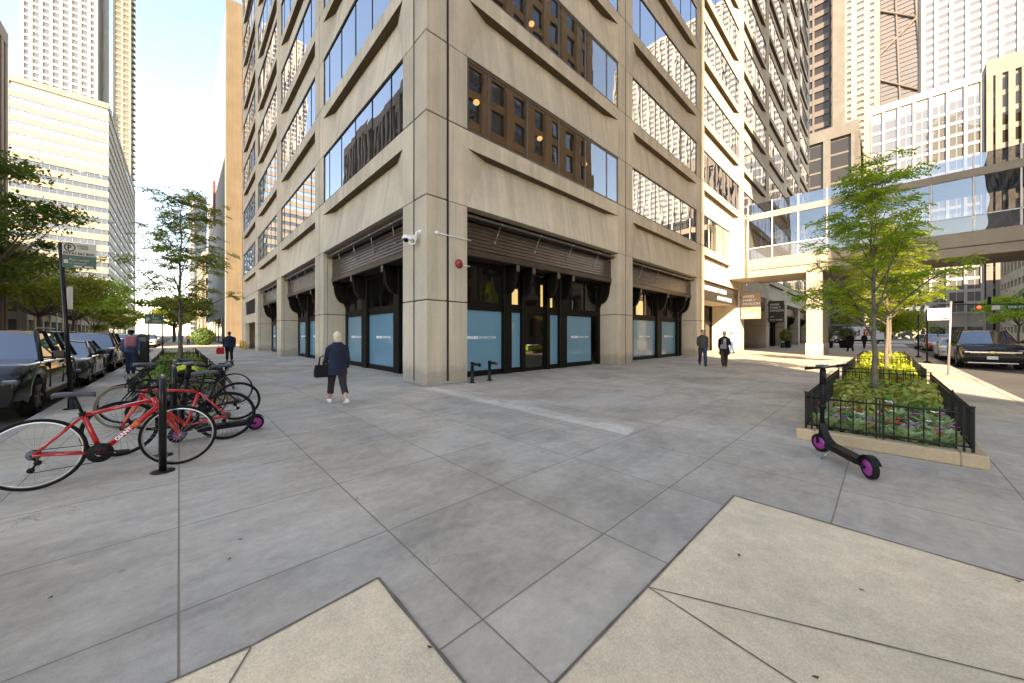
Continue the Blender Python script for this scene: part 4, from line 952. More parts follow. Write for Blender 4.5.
def put(proto, x, y, s_=1.0, label=None, group=None):
    o = proto if proto.name not in used else copy_tree(proto); used.add(proto.name)
    o.location = (x, y, .10); o.rotation_euler = (0, 0, random.uniform(0, 6.28)); o.scale = (s_, s_, s_ * random.uniform(.9, 1.15))
    if label: o['label'] = label; o['group'] = group
rp = random.Random(4)
for ix in range(5):
    for iy in range(5):
        put(SAGE[rp.choice((0, 1, 1, 2, 0)) if (ix + iy) % 2 else rp.randint(0, 2)], 1.72 + ix * .33 + rp.uniform(-.13, .13), -9.60 + iy * .26 + rp.uniform(-.09, .09), rp.uniform(.65, 1.25))
for ix in range(6):
    for iy in range(3):
        put(GOLD[0 if (ix * 2 + iy) % 3 else 1], 3.45 + ix * .52 + rp.uniform(-.1, .1), -9.5 + iy * .42 + rp.uniform(-.12, .12), rp.uniform(.65, 1.25))
for iy in range(5): put(REDP[0], 8.3, -9.6 + iy * .26, 1)
for ix in range(9):
    for iy in range(3): put(LIME[0], 8.8 + ix * .55 + rp.uniform(-.1, .1), -9.55 + iy * .45 + rp.uniform(-.07, .07), rp.uniform(.6, .98))
for ix in range(9):
    for iy in range(3): put(LIME[0], 16.2 + ix * .6 + rp.uniform(-.1, .1), -9.55 + iy * .45, rp.uniform(.9, 1.25), 'chartreuse mound of leaves in the third planter before the footbridge', 'chartreuse mounds in the third planter')
for y0, n in ((1.3, 9), (7.95, 10), (15.5, 10)):
    for ix in range(n):
        for iy in range(3): put(FARP[rp.randint(0, 2)], -5.62 + iy * .44 + rp.uniform(-.06, .06), y0 + ix * .6 + rp.uniform(-.1, .1), rp.uniform(.85, 1.15))
for pr in SAGE + GOLD + LIME + FARP + REDP:
    if pr.name not in used:
        for ch in list(pr.children): bpy.data.objects.remove(ch)
        bpy.data.objects.remove(pr)

# ------------------------------------------------------------------ bicycles, scooters, racks
def wheel_part(name, parent, loc, Rw, tyre, rim, tw=.014, spokes=28, hub=.022, deep=.012):
    b = MB()
    b.lathe([(Rw - .030 - deep, -.008), (Rw - .022, -.011), (Rw - .022, .011), (Rw - .030 - deep, .008), (Rw - .030 - deep, -.008)], 48, 'y')
    b.lathe([(.001, -.045), (hub * .6, -.045), (hub, -.035), (hub * .6, -.02), (hub * .6, .02), (hub, .035), (hub * .6, .045), (.001, .045)], 14, 'y')
    for k in range(spokes):
        a = 2 * math.pi * k / spokes; a2 = a + (.45 if k % 2 else -.45); s_ = .03 if (k // 2) % 2 else -.03
        b.tube([(math.cos(a2) * hub, s_, math.sin(a2) * hub), (math.cos(a) * (Rw - .035), 0, math.sin(a) * (Rw - .035))], .0013, 3, cap=False)
    w_ = b.build(name, rim, parent, loc)
    b = MB(); pts = [(math.cos(2 * math.pi * k / 56) * (Rw - tw), 0, math.sin(2 * math.pi * k / 56) * (Rw - tw)) for k in range(56)]; b.tube(pts, tw, 8, closed=True); b.build('tyre', tyre, w_)
    return w_
def bicycle(label, loc, rz, frame, bars='flat', tyre='rubber', rim='alloy', saddle='saddle', Rw=.340, wb=1.02, top=.68, head=.80, ft=.017, lean=0.0, steer=0.0, sad=.92, tw=.016, word=None, step=0.0):
    t = thing('bicycle', label, 'bicycle', loc, rz); t.rotation_euler = (R(lean), 0, rz)
    rh, fh = Vector((0, 0, Rw)), Vector((wb, 0, Rw)); bb = Vector((.425, 0, .275)); st_ = Vector((.30, 0, top)); ht = Vector((wb - .215, 0, head)); hb = Vector((wb - .165, 0, head - .135))
    b = MB(); tt = ht.lerp(hb, .22)
    b.tube([bb, st_ + (st_ - bb).normalized() * .03], ft); b.tube([st_, Vector((tt.x, 0, tt.z - step * .1))], ft * .95); b.tube([bb, ht.lerp(hb, .80)], ft * 1.25); b.tube([ht, hb], ft * 1.25)
    for s_ in (-1, 1):
        b.tube([bb + Vector((-.03, s_ * .03, 0)), rh + Vector((0, s_ * .062, 0))], ft * .62); b.tube([st_ + Vector((0, s_ * .018, -.01)), rh + Vector((0, s_ * .062, 0))], ft * .55)
    b.lathe([(.001, -.04), (.024, -.04), (.024, .04), (.001, .04)], 12, 'y', tuple(bb)); fr = b.build('frame', M[frame], t)
    if word:
        ax = (ht.lerp(hb, .80) - bb); a = math.atan2(ax.z, ax.x); mid = bb + ax * .25 + Vector((0, -ft * 1.25 - .001, 0)); mid += Vector((math.sin(a), 0, -math.cos(a))) * .016
        text(word, .052, M['white_ink'], fr, mid, (R(90), -a, 0), name='frame_lettering', bold=.002, depth=.001)
        d_ = Vector((tt.x, 0, tt.z)) - st_; b = MB(); n_ = Vector((-d_.z, 0, d_.x)).normalized()
        b.box(0, 1, 0, 1, 0, 1) if False else b.tube([st_ + d_ * .55 + n_ * ft * .7, st_ + d_ * .93 + n_ * ft * .7], .007, 5); b.build('frame_stripe', M['white_ink'], fr)
    # steering group pivots about the head tube
    piv = thing('tmp2', None, None); bpy.data.objects.remove(piv)
    axis = (ht - hb).normalized(); rotm = Matrix.Translation(hb) @ Matrix.Rotation(R(steer), 4, axis) @ Matrix.Translation(-hb)
    b = MB(); cr = hb + (hb - ht).normalized() * .03
    b.tube([hb, cr], ft * 1.1)
    for s_ in (-1, 1): b.tube([cr + Vector((0, s_ * .005, 0)), cr + Vector((.01, s_ * .05, -.03)), fh + Vector((-.03, s_ * .052, .10)), fh + Vector((0, s_ * .052, 0))], [ft, ft * .85, ft * .6, ft * .5])
    b.xform(rotm); b.build('fork', M[frame], t)
    fw_ = wheel_part('wheel', t, (0, 0, 0), Rw, M[tyre], M[rim], tw); fw_.matrix_local = rotm @ Matrix.Translation(fh)
    wheel_part('wheel', t, rh, Rw, M[tyre], M[rim], tw)
    b = MB(); sp = ht + axis * .10
    b.tube([ht, sp], .015); 
    if bars == 'flat':
        c = sp + Vector((.06, 0, .02)); b.tube([sp, c], .015); b.tube([c + Vector((-.06, -.30, .03)), c + Vector((-.015, -.15, .02)), c, c + Vector((-.015, .15, .02)), c + Vector((-.06, .30, .03))], .012)
        ends = [(c + Vector((-.035, s_ * .20, .025)), c + Vector((-.06, s_ * .31, .03))) for s_ in (-1, 1)]; lv = [(c + Vector((.0, s_ * .17, .01)), c + Vector((.03, s_ * .28, -.02))) for s_ in (-1, 1)]
    else:
        c = sp + Vector((.09, 0, .0)); b.tube([sp, c], .015); ends = []; lv = []
        for s_ in (-1, 1):
            pts = [c, c + Vector((0, s_ * .20, 0)), c + Vector((.07, s_ * .21, 0)), c + Vector((.10, s_ * .21, -.04)), c + Vector((.075, s_ * .215, -.11)), c + Vector((-.03, s_ * .22, -.13))]
            b.tube(pts, .012); ends.append((pts[2], pts[4])); lv.append((pts[2] + Vector((.02, 0, .02)), pts[3] + Vector((.02, 0, -.07))))
    b.xform(rotm); hbars = b.build('handlebar', M['plastic'], t)
    for e0, e1 in ends:
        b = MB(); b.tube([e0, e0.lerp(e1, .5), e1], .017); b.xform(rotm); b.build('grip', M['rubber'], hbars)
    for e0, e1 in lv:
        b = MB(); b.tube([e0, e1], .007, 6); b.tube([e0, e0 + Vector((.04, 0, .02)), cr + Vector((.03, 0, .05))], .0028, 5); b.xform(rotm); b.build('brake_lever', M['plastic'], hbars)
    sd_ = (st_ - bb).normalized(); s0 = st_ + sd_ * .02; s1 = bb + sd_ * ((sad - bb.z - .03) / sd_.z)
    b = MB(); b.tube([s0, s1], .0135); b.tube([st_ - sd_ * .01, st_ + sd_ * .035], ft * 1.25); b.build('seat_post', M['plastic'], t)
    b = MB(); rings = []
    for x, hw, z in ((-.14, .045, .02), (-.13, .072, .03), (-.08, .075, .035), (-.01, .050, .03), (.06, .026, .028), (.12, .02, .022), (.145, .012, .012)):
        rings.append([(s1.x + x, hw * math.cos(a), s1.z + z + .02 * math.sin(a) - (.012 if math.sin(a) < 0 else 0)) for a in [2 * math.pi * k / 12 for k in range(12)]])
    b.loft(rings); b.build('saddle', M[saddle], t)
    b = MB(); cpos = bb + Vector((0, -.055, 0))
    b.lathe([(.060, -.003), (.095, -.004), (.098, 0), (.095, .004), (.060, .003), (.060, -.003)], 32, 'y', tuple(cpos))
    b.lathe([(.035, -.016), (.075, -.016), (.078, -.012), (.075, -.008), (.035, -.008), (.035, -.016)], 28, 'y', tuple(cpos))
    for k in range(5): a = k * 1.2566; b.tube([cpos, cpos + Vector((math.cos(a) * .08, 0, math.sin(a) * .08))], .006, 5)
    for s_, yy in ((1, -.085), (-1, .07)):
        d_ = Vector((math.cos(-.12), 0, math.sin(-.12) + .1)) * .17 * s_; q = bb + Vector((0, yy, 0)); b.tube([q, q + d_], [.012, .009], 6)
        pq = q + d_ + Vector((0, yy * .75, 0)); b.cbox(pq.x - .045, pq.x + .045, pq.y - .04, pq.y + .04, pq.z - .011, pq.z + .011, .005)
    b.tube([bb + Vector((0, -.09, 0)), bb + Vector((0, .08, 0))], .012, 8); b.build('crankset', M['plastic'], t)
    b = MB(); co = rh + Vector((0, -.04, 0))
    for k in range(4): b.lathe([(.02, 0), (.052 - k * .006, 0), (.052 - k * .006, .003), (.02, .003)], 22, 'y', (co.x, co.y - .006 * k + .01, co.z))
    b.build('cassette', M['greyplastic'], t)
    b = MB(); b.tube([rh + Vector((0, -.05, -.03)), rh + Vector((.03, -.055, -.075)), rh + Vector((-.01, -.055, -.14))], .010, 6)
    for dz, dx in ((-.075, .03), (-.14, -.01)): b.lathe([(.001, -.005), (.026, -.005), (.026, .005), (.001, .005)], 12, 'y', (rh.x + dx, rh.y - .055, rh.z + dz))
    b.build('derailleur', M['plastic'], t)
    b = MB(); b.tube([cpos + Vector((0, 0, .093)), co + Vector((0, 0, .045))], .0035, 4); b.tube([cpos + Vector((-.02, 0, -.09)), rh + Vector((-.01, -.055, -.166))], .0035, 4); b.tube([rh + Vector((.03, -.055, -.05)), co + Vector((.045, 0, 0))], .0035, 4); b.build('chain', M['plastic'], t)
    b = MB(); b.tube([st_ + Vector((-.01, 0, 0)), st_ + Vector((-.06, -.03, -.03)), rh + Vector((.18, -.03, Rw * .62))], .003, 5); b.build('brake_cable', M['plastic'], t)
    return t
bk = bicycle('red hybrid bicycle with white frame lettering leaning on the nearest rack', (-6.22, -3.47, 0), R(-1.5), 'red', 'flat', sad=.90, top=.675, head=.80, steer=-10, lean=-3, word='GIANT', ft=.0215)
b = MB(); b.tube([(.665, -.02, .50), (.70, -.026, .545)], .030, 10); b.build('frame_strap', M['orange'], bk)
bicycle('bright red road bicycle facing the kerb behind the red hybrid bicycle', (-4.70, -2.62, 0), R(180), 'red2', 'drop', sad=.98, top=.72, head=.83, rim='plastic', steer=8, lean=2, word=None, ft=.0195, tw=.013)
bicycle('dark bicycle with tan wall tyres beside the bright red road bicycle', (-4.88, -.80, 0), R(171), 'plastic', 'flat', 'tan_rubber', sad=.95, steer=-14, lean=2, tw=.02)
bicycle('black bicycle with upright bars beside the neon yellow helmet', (-4.45, -1.25, 0), R(178), 'blackmetal', 'flat', sad=.98, steer=18, lean=-3, saddle='saddle2', Rw=.335, rim='plastic', tw=.019)
bicycle('grey bicycle with a pale saddle right in front of the fenced planter', (-5.85, -.25, 0), R(4), 'greyplastic', 'flat', sad=1.0, steer=20, lean=3)
bicycle('black bicycle with a navy saddle at the planter corner', (-5.35, .45, 0), R(6), 'plastic', 'drop', sad=1.0, steer=-25, lean=-2, saddle='saddle2')
def rack(loc, rz, lab):
    t = thing('bike_rack', lab, 'bike rack', loc, rz); w_, h, r = .72, 1.0, .032; b = MB()
    pts = [(0, 0, 0), (0, 0, h - .2)] + [(0, .2 - .2 * math.cos(a), h - .2 + .2 * math.sin(a)) for a in [math.pi / 2 * k / 6 for k in range(1, 7)]]
    pts += [(0, w_ - .2 + .2 * math.sin(a), h - .2 + .2 * math.cos(a)) for a in [math.pi / 2 * k / 6 for k in range(0, 7)]] + [(0, w_, 0)]
    b.tube(pts, r, 12); b.build('hoop', M['blackmetal'], t)
    for y in (0, w_):
        b = MB(); b.lathe([(.001, 0), (.10, 0), (.10, .012), (.04, .016), (.001, .016)], 18, 'z', (0, y, 0)); b.build('foot_plate', M['blackmetal'], t)
rack((-5.33, -3.68, 0), R(2), 'black hoop bike rack in front of the red hybrid bicycle wheel')
rack((-5.25, -1.9, 0), R(2), 'black hoop bike rack between the bright red road bicycle and the tan tyre bicycle')
rack((-5.25, -.35, 0), R(2), 'black hoop bike rack closest to the fenced planter')
h = thing('helmet', 'neon yellow and black bicycle helmet hung on the bicycles by the planter', 'helmet', (-5.12, -1.12, .88), R(10))
for q, (m, k) in enumerate((('plastic', 0), ('neon', 1))):
    b = MB()
    if k == 0: b.ell((0, 0, 0), (.15, .11, .10))
    else:
        for yy in (-.075, 0, .075):
            b.tube([(-.14, yy * .9, -.01), (-.10, yy, .075 - abs(yy) * .3), (0, yy * 1.15, .112 - abs(yy) * .4), (.10, yy, .075 - abs(yy) * .3), (.145, yy * .8, 0)], [.012, .022, .026, .022, .012], 8)
    b.build('shell' if k else 'liner', M[m], h)
def scooter(label, loc, rz, steer=0, lean=0):
    t = thing('kick_scooter', label, 'scooter', loc, rz); t.rotation_euler = (R(lean), 0, rz); wb, r = .90, .115
    b = MB(); b.cbox(.10, .70, -.075, .075, .105, .165, .02); b.cbox(.115, .67, -.06, .06, .165, .172, .003); d = b.build('deck', M['plastic'], t)
    b = MB(); b.loft([[(x, y * k, z + zz) for y, zz in ((-.04, -.02), (.04, -.02), (.04, .025), (-.04, .025))] for x, z, k in ((.66, .14, 1.4), (.74, .19, 1.0), (.80, .27, .9), (.84, .36, .8))], smooth=False); b.build('neck', M['plastic'], t)
    b = MB(); ax = Vector((-.10, 0, 1)).normalized(); f0 = Vector((.87, 0, .27)); f1 = f0 + ax * .82
    T = Matrix.Translation(f0) @ Matrix.Rotation(R(steer), 4, ax) @ Matrix.Translation(-f0)
    b.tube([f0 - ax * .02, f0 + ax * .12], .034, 10); b.tube([f0, f1], .024, 10); b.tube([f0 + ax * .30, f0 + ax * .36], .038, 10); b.tube([f0 + ax * .62, f0 + ax * .80], .032, 10); b.xform(T); st__ = b.build('stem', M['plastic'], t)
    b = MB(); b.tube([f1 + Vector((-.05, -.27, .02)), f1 + Vector((-.01, -.1, .01)), f1, f1 + Vector((-.01, .1, .01)), f1 + Vector((-.05, .27, .02))], .014, 8); b.xform(T); hb = b.build('handlebar', M['plastic'], t)
    for s_ in (-1, 1):
        b = MB(); b.tube([f1 + Vector((-.028, s_ * .16, .015)), f1 + Vector((-.052, s_ * .275, .02))], .019, 8); b.xform(T); b.build('grip', M['rubber'], hb)
        b = MB(); b.tube([f1 + Vector((.01, s_ * .12, .01)), f1 + Vector((.03, s_ * .22, -.01))], .006, 6); b.xform(T); b.build('brake_lever', M['alloy'], hb)
    b = MB(); b.cbox(f1.x - .06, f1.x + .07, -.045, .045, f1.z + .005, f1.z + .04, .012); b.xform(T); b.build('display', M['greyplastic'], hb)
    b = MB(); c0 = Vector((wb, 0, r))
    for s_ in (-1, 1): b.tube([f0 - ax * .02, f0 + Vector((.03, s_ * .045, -.05)), c0 + Vector((0, s_ * .045, 0))], .013, 6)
    b.xform(T); b.build('fork', M['plastic'], t)
    for nm, c, mt in (('front', c0, T), ('rear', Vector((0, 0, r)), Matrix.Identity(4))):
        b = MB(); b.lathe([(.001, -.030), (.03, -.034), (.078, -.028), (.082, -.02), (.082, .02), (.078, .028), (.03, .034), (.001, .030)], 28, 'y'); w_ = b.build('wheel', M['magenta'], t); w_.matrix_local = mt @ Matrix.Translation(c)
        b = MB(); b.lathe([(.080, -.024), (.098, -.030), (.112, -.020), (.115, 0), (.112, .020), (.098, .030), (.080, .024)], 36, 'y'); b.build('tyre', M['rubber'], w_)
    b = MB()
    for sgn in (1,):
        vs = []; n = 9
        for i in range(n):
            a = R(20 + 135 * i / (n - 1)); 
            for y, rr in ((-.04, .124), (-.036, .132), (.036, .132), (.04, .124)): vs.append((math.cos(a) * rr, y, r + math.sin(a) * rr))
        b.add(vs, [(i * 4 + k, i * 4 + k + 1, i * 4 + 5 + k, i * 4 + 4 + k) for i in range(n - 1) for k in range(3)], True)
    b.build('fender', M['plastic'], t)
    b = MB()
    for s_ in (-1, 1): b.tube([(.12, s_ * .055, .135), (0, s_ * .05, r)], .015, 6)
    b.build('rear_fork', M['plastic'], t)
    b = MB(); b.tube([(.55, .07, .11), (.58, .16, .005)], .008, 6); b.build('kickstand', M['alloy'], t)
    return t
scooter('black electric scooter with magenta wheels standing at the flower planter corner', (0.03, -9.02, 0), math.atan2(.45, .77), steer=20, lean=-2)
scooter('black scooter with magenta wheels lying low between the bicycles', (-4.32, -2.25, 0), R(184), steer=30, lean=-6)

# ------------------------------------------------------------------ vehicles
PAINT = {'black': paint('black_car_paint', (0.004, 0.004, 0.005), 0), 'grey': paint('dark_grey_car_paint', (0.012, 0.013, 0.015), .2), 'white': paint('white_car_paint', (0.72, 0.72, 0.70), 0),
         'silver': paint('silver_car_paint', (0.42, 0.43, 0.45), .7), 'red': paint('red_orange_car_paint', (0.42, 0.055, 0.02), .2), 'blue': paint('dark_blue_car_paint', (0.02, 0.03, 0.06), .4)}
M['headlight'] = coated_glass('headlight_glass', (0.9, 0.9, 0.9), 0.15, body=(0.13, 0.13, 0.135), wave=0)
M['taillight'] = mat('tail_light_lens', (0.35, 0.01, 0.012), 0.15, coat=1.0)
M['plate'] = mat('licence_plate', (0.6, 0.6, 0.62), 0.5)
M['gold'] = mat('gold_emblem', (0.6, 0.45, 0.16), 0.3, 0.8)
def ip(x, pts):
    if x <= pts[0][0]: return pts[0][1]
    for (a, va), (b_, vb) in zip(pts, pts[1:]):
        if x <= b_: return va + (vb - va) * (x - a) / (b_ - a)
    return pts[-1][1]
CARS = {
 'suv': dict(L=4.85, W=1.96, H=1.75, wb=2.92, wr=.395, belt=1.10, hood=1.12, nose=.96, tail=1.06, ws0=1.02, ws1=.22, rw0=-2.38, rw1=-2.05, sill=.34),
 'truck': dict(L=5.25, W=2.02, H=1.88, wb=3.07, wr=.40, belt=1.20, hood=1.22, nose=1.08, tail=1.12, ws0=1.12, ws1=.40, rw0=-2.58, rw1=-2.30, sill=.38),
 'sedan': dict(L=4.80, W=1.84, H=1.45, wb=2.80, wr=.335, belt=.94, hood=.93, nose=.74, tail=.98, ws0=1.0, ws1=.15, rw0=-1.85, rw1=-1.05, sill=.24),
}
def car(kind, col, label, loc, rz, tail=False, plate=None, emblem=False, name='parked_car', rails=True, cat='car', group=None, detail=True):
    K = CARS[kind]; L_, W_, H_, wb, wr = K['L'], K['W'], K['H'], K['wb'], K['wr']; t = thing(name, label, cat, loc, rz, group); P = PAINT[col]
    wx = (wb / 2 + .08, -wb / 2 + .08); ra = wr + .06
    top = [(-L_ / 2, K['tail'] - .12), (-L_ / 2 + .10, K['tail']), (K['rw0'] + .1, K['belt']), (K['ws0'], K['belt']), (K['ws0'] + .05, K['hood']), (L_ / 2 - .75, K['hood'] - .03), (L_ / 2 - .40, (K['hood'] + K['nose']) / 2 + .01), (L_ / 2 - .20, K['nose'] - .02), (L_ / 2 - .08, K['nose'] - .09), (L_ / 2, K['nose'] - .24)]
    xs = sorted(set([-L_ / 2 + L_ * i / 54 for i in range(55)] + [w_ + s_ for w_ in wx for s_ in (-ra, -ra * .96, ra * .96, ra)] + [-L_ / 2 + .03, L_ / 2 - .03]))
    rings = []
    for x in xs:
        zb = K['sill'] + (.06 if abs(x) > L_ / 2 - .3 else 0)
        for w_ in wx:
            dx = abs(x - w_)
            if dx < ra: zb = max(zb, wr + math.sqrt(max(0, ra * ra - dx * dx)))
        zt = ip(x, top); e = abs(2 * x / L_); hw = W_ / 2 * (1 - .16 * max(0, (e - .72) / .28) ** 2.2); zt = max(zt, zb + .08); h = zt - zb
        half = [(hw * .955, zb), (hw * .985, zb + h * .18), (hw * .992, zb + h * .40), (hw, zb + h * .62), (hw * .985, zb + h * .78), (hw * .955, zb + h * .90), (hw * .90, zt - .012), (hw * .80, zt + .012), (hw * .45, zt + .028), (0, zt + .034)]
        rings.append([(x, -y, z) for y, z in half] + [(x, y, z) for y, z in half[::-1][1:]])
    b = MB(); n = len(rings[0]); b.add([p for r_ in rings for p in r_], [(i * n + k, (i + 1) * n + k, (i + 1) * n + k + 1, i * n + k + 1) for i in range(len(rings) - 1) for k in range(n - 1)], True)
    b.add(rings[0], [tuple(range(n))]); b.add(rings[-1], [tuple(range(n))[::-1]]); b.build('body', P, t)
    b = MB(); b.box(-L_ / 2 + .15, L_ / 2 - .15, -W_ / 2 + .14, W_ / 2 - .14, K['sill'] - .06, K['belt'] - .25); b.build('chassis', M['plastic'], t)
    # greenhouse
    bw, rw = W_ / 2 * .90, W_ / 2 * .70; bz = K['belt'] + .0; rz_ = H_ - .05
    A0, A1, D0, D1 = K['ws0'], K['ws1'], K['rw0'], K['rw1']
    def side(x_, z, s_): k = (z - bz) / (rz_ - bz); return (x_, s_ * (bw + (rw - bw) * k), z)
    b = MB(); ns = 8; ws = []
    for i in range(ns + 1):
        u = -1 + 2 * i / ns; bul = .14 * (1 - u * u); ws += [(A0 + bul, u * bw, bz), (A1 + bul * .7, u * rw, rz_)]
    b.add(ws, [(2 * i, 2 * i + 2, 2 * i + 3, 2 * i + 1) for i in range(ns)], True); b.build('windscreen', M['dark_glass_car'], t)
    b = MB(); ws = []
    for i in range(ns + 1):
        u = -1 + 2 * i / ns; bul = .07 * (1 - u * u); ws += [(D0 - bul, u * bw, bz), (D1 - bul, u * rw, rz_)]
    b.add(ws, [(2 * i, 2 * i + 1, 2 * i + 3, 2 * i + 2) for i in range(ns)], True); b.build('rear_window', M['dark_glass_car'], t)
    for s_ in (-1, 1):
        b = MB(); b.quad(side(A0, bz, s_), side(A1, rz_, s_), side(D1, rz_, s_), side(D0, bz, s_)); b.build('side_window', M['dark_glass_car'], t)
        b = MB()
        for (x0, x1) in ((A0, A1), (D0, D1)): b.tube([side(x0, bz - .02, s_), side(x1, rz_ + .01, s_)], .042, 6)
        mids = (-.35, -1.35) if kind != 'sedan' else (-.42,)
        for xm in mids: b.tube([side(xm - .03, bz, s_), side(xm - .06, rz_, s_)], .038, 6)
        b.tube([side(A1, rz_, s_), side(D1, rz_, s_)], .035, 6); b.build('pillar', P if kind != 'suv' else M['black'], t)
        if detail:
            for xm, dn in ((A0 - .12, 'front'), (-.40, 'rear')):
                b = MB(); hx = -.25 if dn == 'front' else -1.22; b.cbox(hx - .11, hx + .11, s_ * W_ / 2 * .985 - .012, s_ * W_ / 2 * .985 + .028, K['belt'] - .17, K['belt'] - .13, .01); b.build('door_handle', M['chrome'] if col == 'black' else P, t)
            b = MB()
            for xm in (A0 - .25, -.40, wx[1] + ra * .9 if False else -1.30): b.box(xm - .003, xm + .003, s_ * W_ / 2 * .975 - .02, s_ * W_ / 2 + .002, K['sill'] + .16, K['belt'] - .06)
            b.build('door_seam', M['black'], t)
        b = MB(); b.cbox(A0 - .30, A0 - .14, s_ * (W_ / 2 + .02) - .0, s_ * (W_ / 2 + .02) + s_ * .20, K['belt'] + .02, K['belt'] + .19, .03) if s_ > 0 else b.cbox(A0 - .30, A0 - .14, -(W_ / 2 + .22), -(W_ / 2 + .02), K['belt'] + .02, K['belt'] + .19, .03)
        b.box(A0 - .25, A0 - .18, min(s_ * bw, s_ * (W_ / 2 + .05)), max(s_ * bw, s_ * (W_ / 2 + .05)), K['belt'] + .03, K['belt'] + .07); b.build('mirror', P, t)
        b = MB(); b.cbox(-wb / 2 + .5, wb / 2 - .35, min(s_ * W_ / 2 * .93, s_ * W_ / 2 * .99), max(s_ * W_ / 2 * .93, s_ * W_ / 2 * .99), K['sill'] - .04, K['sill'] + .10, .02); b.build('side_sill', M['plastic'], t)
        if kind != 'sedan' and rails:
            b = MB(); b.tube([(A1 - .15, s_ * rw * .93, H_ - .02), (A1 - .35, s_ * rw * .93, H_ + .045), (D1 + .3, s_ * rw * .93, H_ + .045), (D1 + .1, s_ * rw * .93, H_ - .02)], .016, 6); b.build('roof_rail', M['alu'], t)
    b = MB(); rings = []
    for i in range(9):
        x = D1 - .06 + (A1 - D1 + .14) * i / 8; e = abs(-1 + 2 * i / 8); drop = .035 * e ** 3
        rings.append([(x, u * (rw + .03), rz_ - drop + .055 * (1 - abs(u) ** 3)) for u in (-1, -.85, -.5, 0, .5, .85, 1)] + [(x, u * rw, rz_ - .03 - drop) for u in (1, 0, -1)])
    b.loft(rings); b.build('roof', P, t)
    b = MB(); b.box(D0 + .4, A0 - .5, -bw + .15, bw - .15, K['belt'] - .25, K['belt'] + .10)
    for yy in (-.38, .38): b.cbox(-.35, -.15, yy - .22, yy + .22, K['belt'] - .1, K['belt'] + .42, .05); b.cbox(-1.3, -1.12, yy - .22, yy + .22, K['belt'] - .1, K['belt'] + .36, .05)
    b.build('seat', M['plastic'], t)
    # wheels
    for x in wx:
        for s_ in (-1, 1):
            w_ = thing('tmp', None, None); bpy.data.objects.remove(w_)
            b = MB(); b.lathe([(.001, .10), (.05, .10), (.06, .075), (wr * .62, .05), (wr * .68, .09), (wr * .70, .095), (wr * .70, -.09), (.001, -.09)], 24, 'y'); 
            for k in range(6):
                a = k * 1.0472; b.tube([(math.cos(a) * .05, .085, math.sin(a) * .05), (math.cos(a) * wr * .66, .088, math.sin(a) * wr * .66)], [.030, .042], 4)
            rim = b.build('wheel', M['alloy'] if col != 'black' else M['greyplastic'], t, (x, s_ * (W_ / 2 - .135), wr), 0 if s_ > 0 else math.pi)
            b = MB(); b.lathe([(wr * .68, -.10), (wr * .92, -.115), (wr, -.085), (wr, .085), (wr * .92, .115), (wr * .68, .10), (wr * .66, .05)], 32, 'y'); b.build('tyre', M['rubber'], rim)
    # front and rear faces
    f = L_ / 2; nz = K['nose']
    b = MB(); gw = W_ * .33; b.cbox(f - .05, f + .012, -gw, gw, nz - .40, nz - .16, .02); gr = b.build('grille', M['plastic'], t)
    for k in range(3):
        b = MB(); b.box(f + .012, f + .026, -gw + .02, gw - .02, nz - .37 + k * .07, nz - .355 + k * .07); b.build('grille_bar', M['chrome'] if k == 1 and emblem else M['alu'], gr)
    if emblem:
        b = MB(); b.box(f + .027, f + .045, -W_ * .40, W_ * .40, nz - .285, nz - .245); b.build('grille_band', M['chrome'], gr)
        b = MB(); b.box(f + .046, f + .06, -.13, .13, nz - .29, nz - .24); b.box(f + .047, f + .061, -.055, .055, nz - .315, nz - .215); b.build('emblem', M['gold'], gr)
    b = MB(); b.cbox(f - .10, f + .035, -W_ * .42, W_ * .42, nz - .66, nz - .52, .03); b.build('bumper', M['plastic'], t)
    if emblem: b = MB(); b.cbox(f - .05, f + .06, -W_ * .36, W_ * .36, nz - .80, nz - .75, .015); b.build('skid_plate', M['chrome'], t)
    for s_ in (-1, 1):
        b = MB(); y0, y1 = sorted((s_ * gw * 1.06, s_ * W_ * .445)); b.cbox(f - .30, f - .005, y0, y1, nz - .25, nz - .15, .03); b.build('headlight', M['headlight'], t)
        b = MB(); y0, y1 = sorted((s_ * W_ * .425, s_ * W_ * .465)); b.cbox(f - .42, f - .31, y0, y1, nz - .24, nz - .17, .01); b.build('side_marker', M['orange'], t)
        b = MB(); y0, y1 = sorted((s_ * W_ * .28, s_ * W_ * .45)); b.cbox(-f - .012, -f + .2, y0, y1, K['tail'] - .36, K['tail'] - .14, .03); b.build('tail_light', M['taillight'], t)
    b = MB(); b.box(f + .036, f + .05, -.16, .16, nz - .60, nz - .45); b.build('licence_plate', M['plate'], t)
    b = MB(); b.box(-f - .02, -f - .004, -.16, .16, .62, .77); b.build('licence_plate', M['plate'], t)
    b = MB(); b.cbox(-f - .03, -f + .12, -W_ * .42, W_ * .42, .36, .56, .03); b.build('bumper', M['plastic'], t)
    return t
NZ = -.132; SOUTH = R(-90)
car('suv', 'black', 'black sport utility vehicle parked at the kerb, nearest to the bicycles', (-8.22, 4.2, NZ), SOUTH)
car('sedan', 'grey', 'dark grey sedan parked behind the nearest black sport utility vehicle', (-8.2, 10.2, NZ), SOUTH)
car('suv', 'grey', 'dark grey sport utility vehicle parked third along the side street kerb', (-8.25, 16.2, NZ), SOUTH)
car('sedan', 'white', 'white sedan parked behind the dark grey sport utility vehicle', (-8.25, 22.6, NZ), SOUTH)
car('suv', 'silver', 'silver sport utility vehicle parked farther along the side street', (-8.25, 36, NZ), SOUTH)
car('suv', 'white', 'white sport utility vehicle far down the side street', (-8.3, 58, NZ), SOUTH)
car('sedan', 'silver', 'silver sedan far down the side street', (-8.3, 70, NZ), SOUTH)
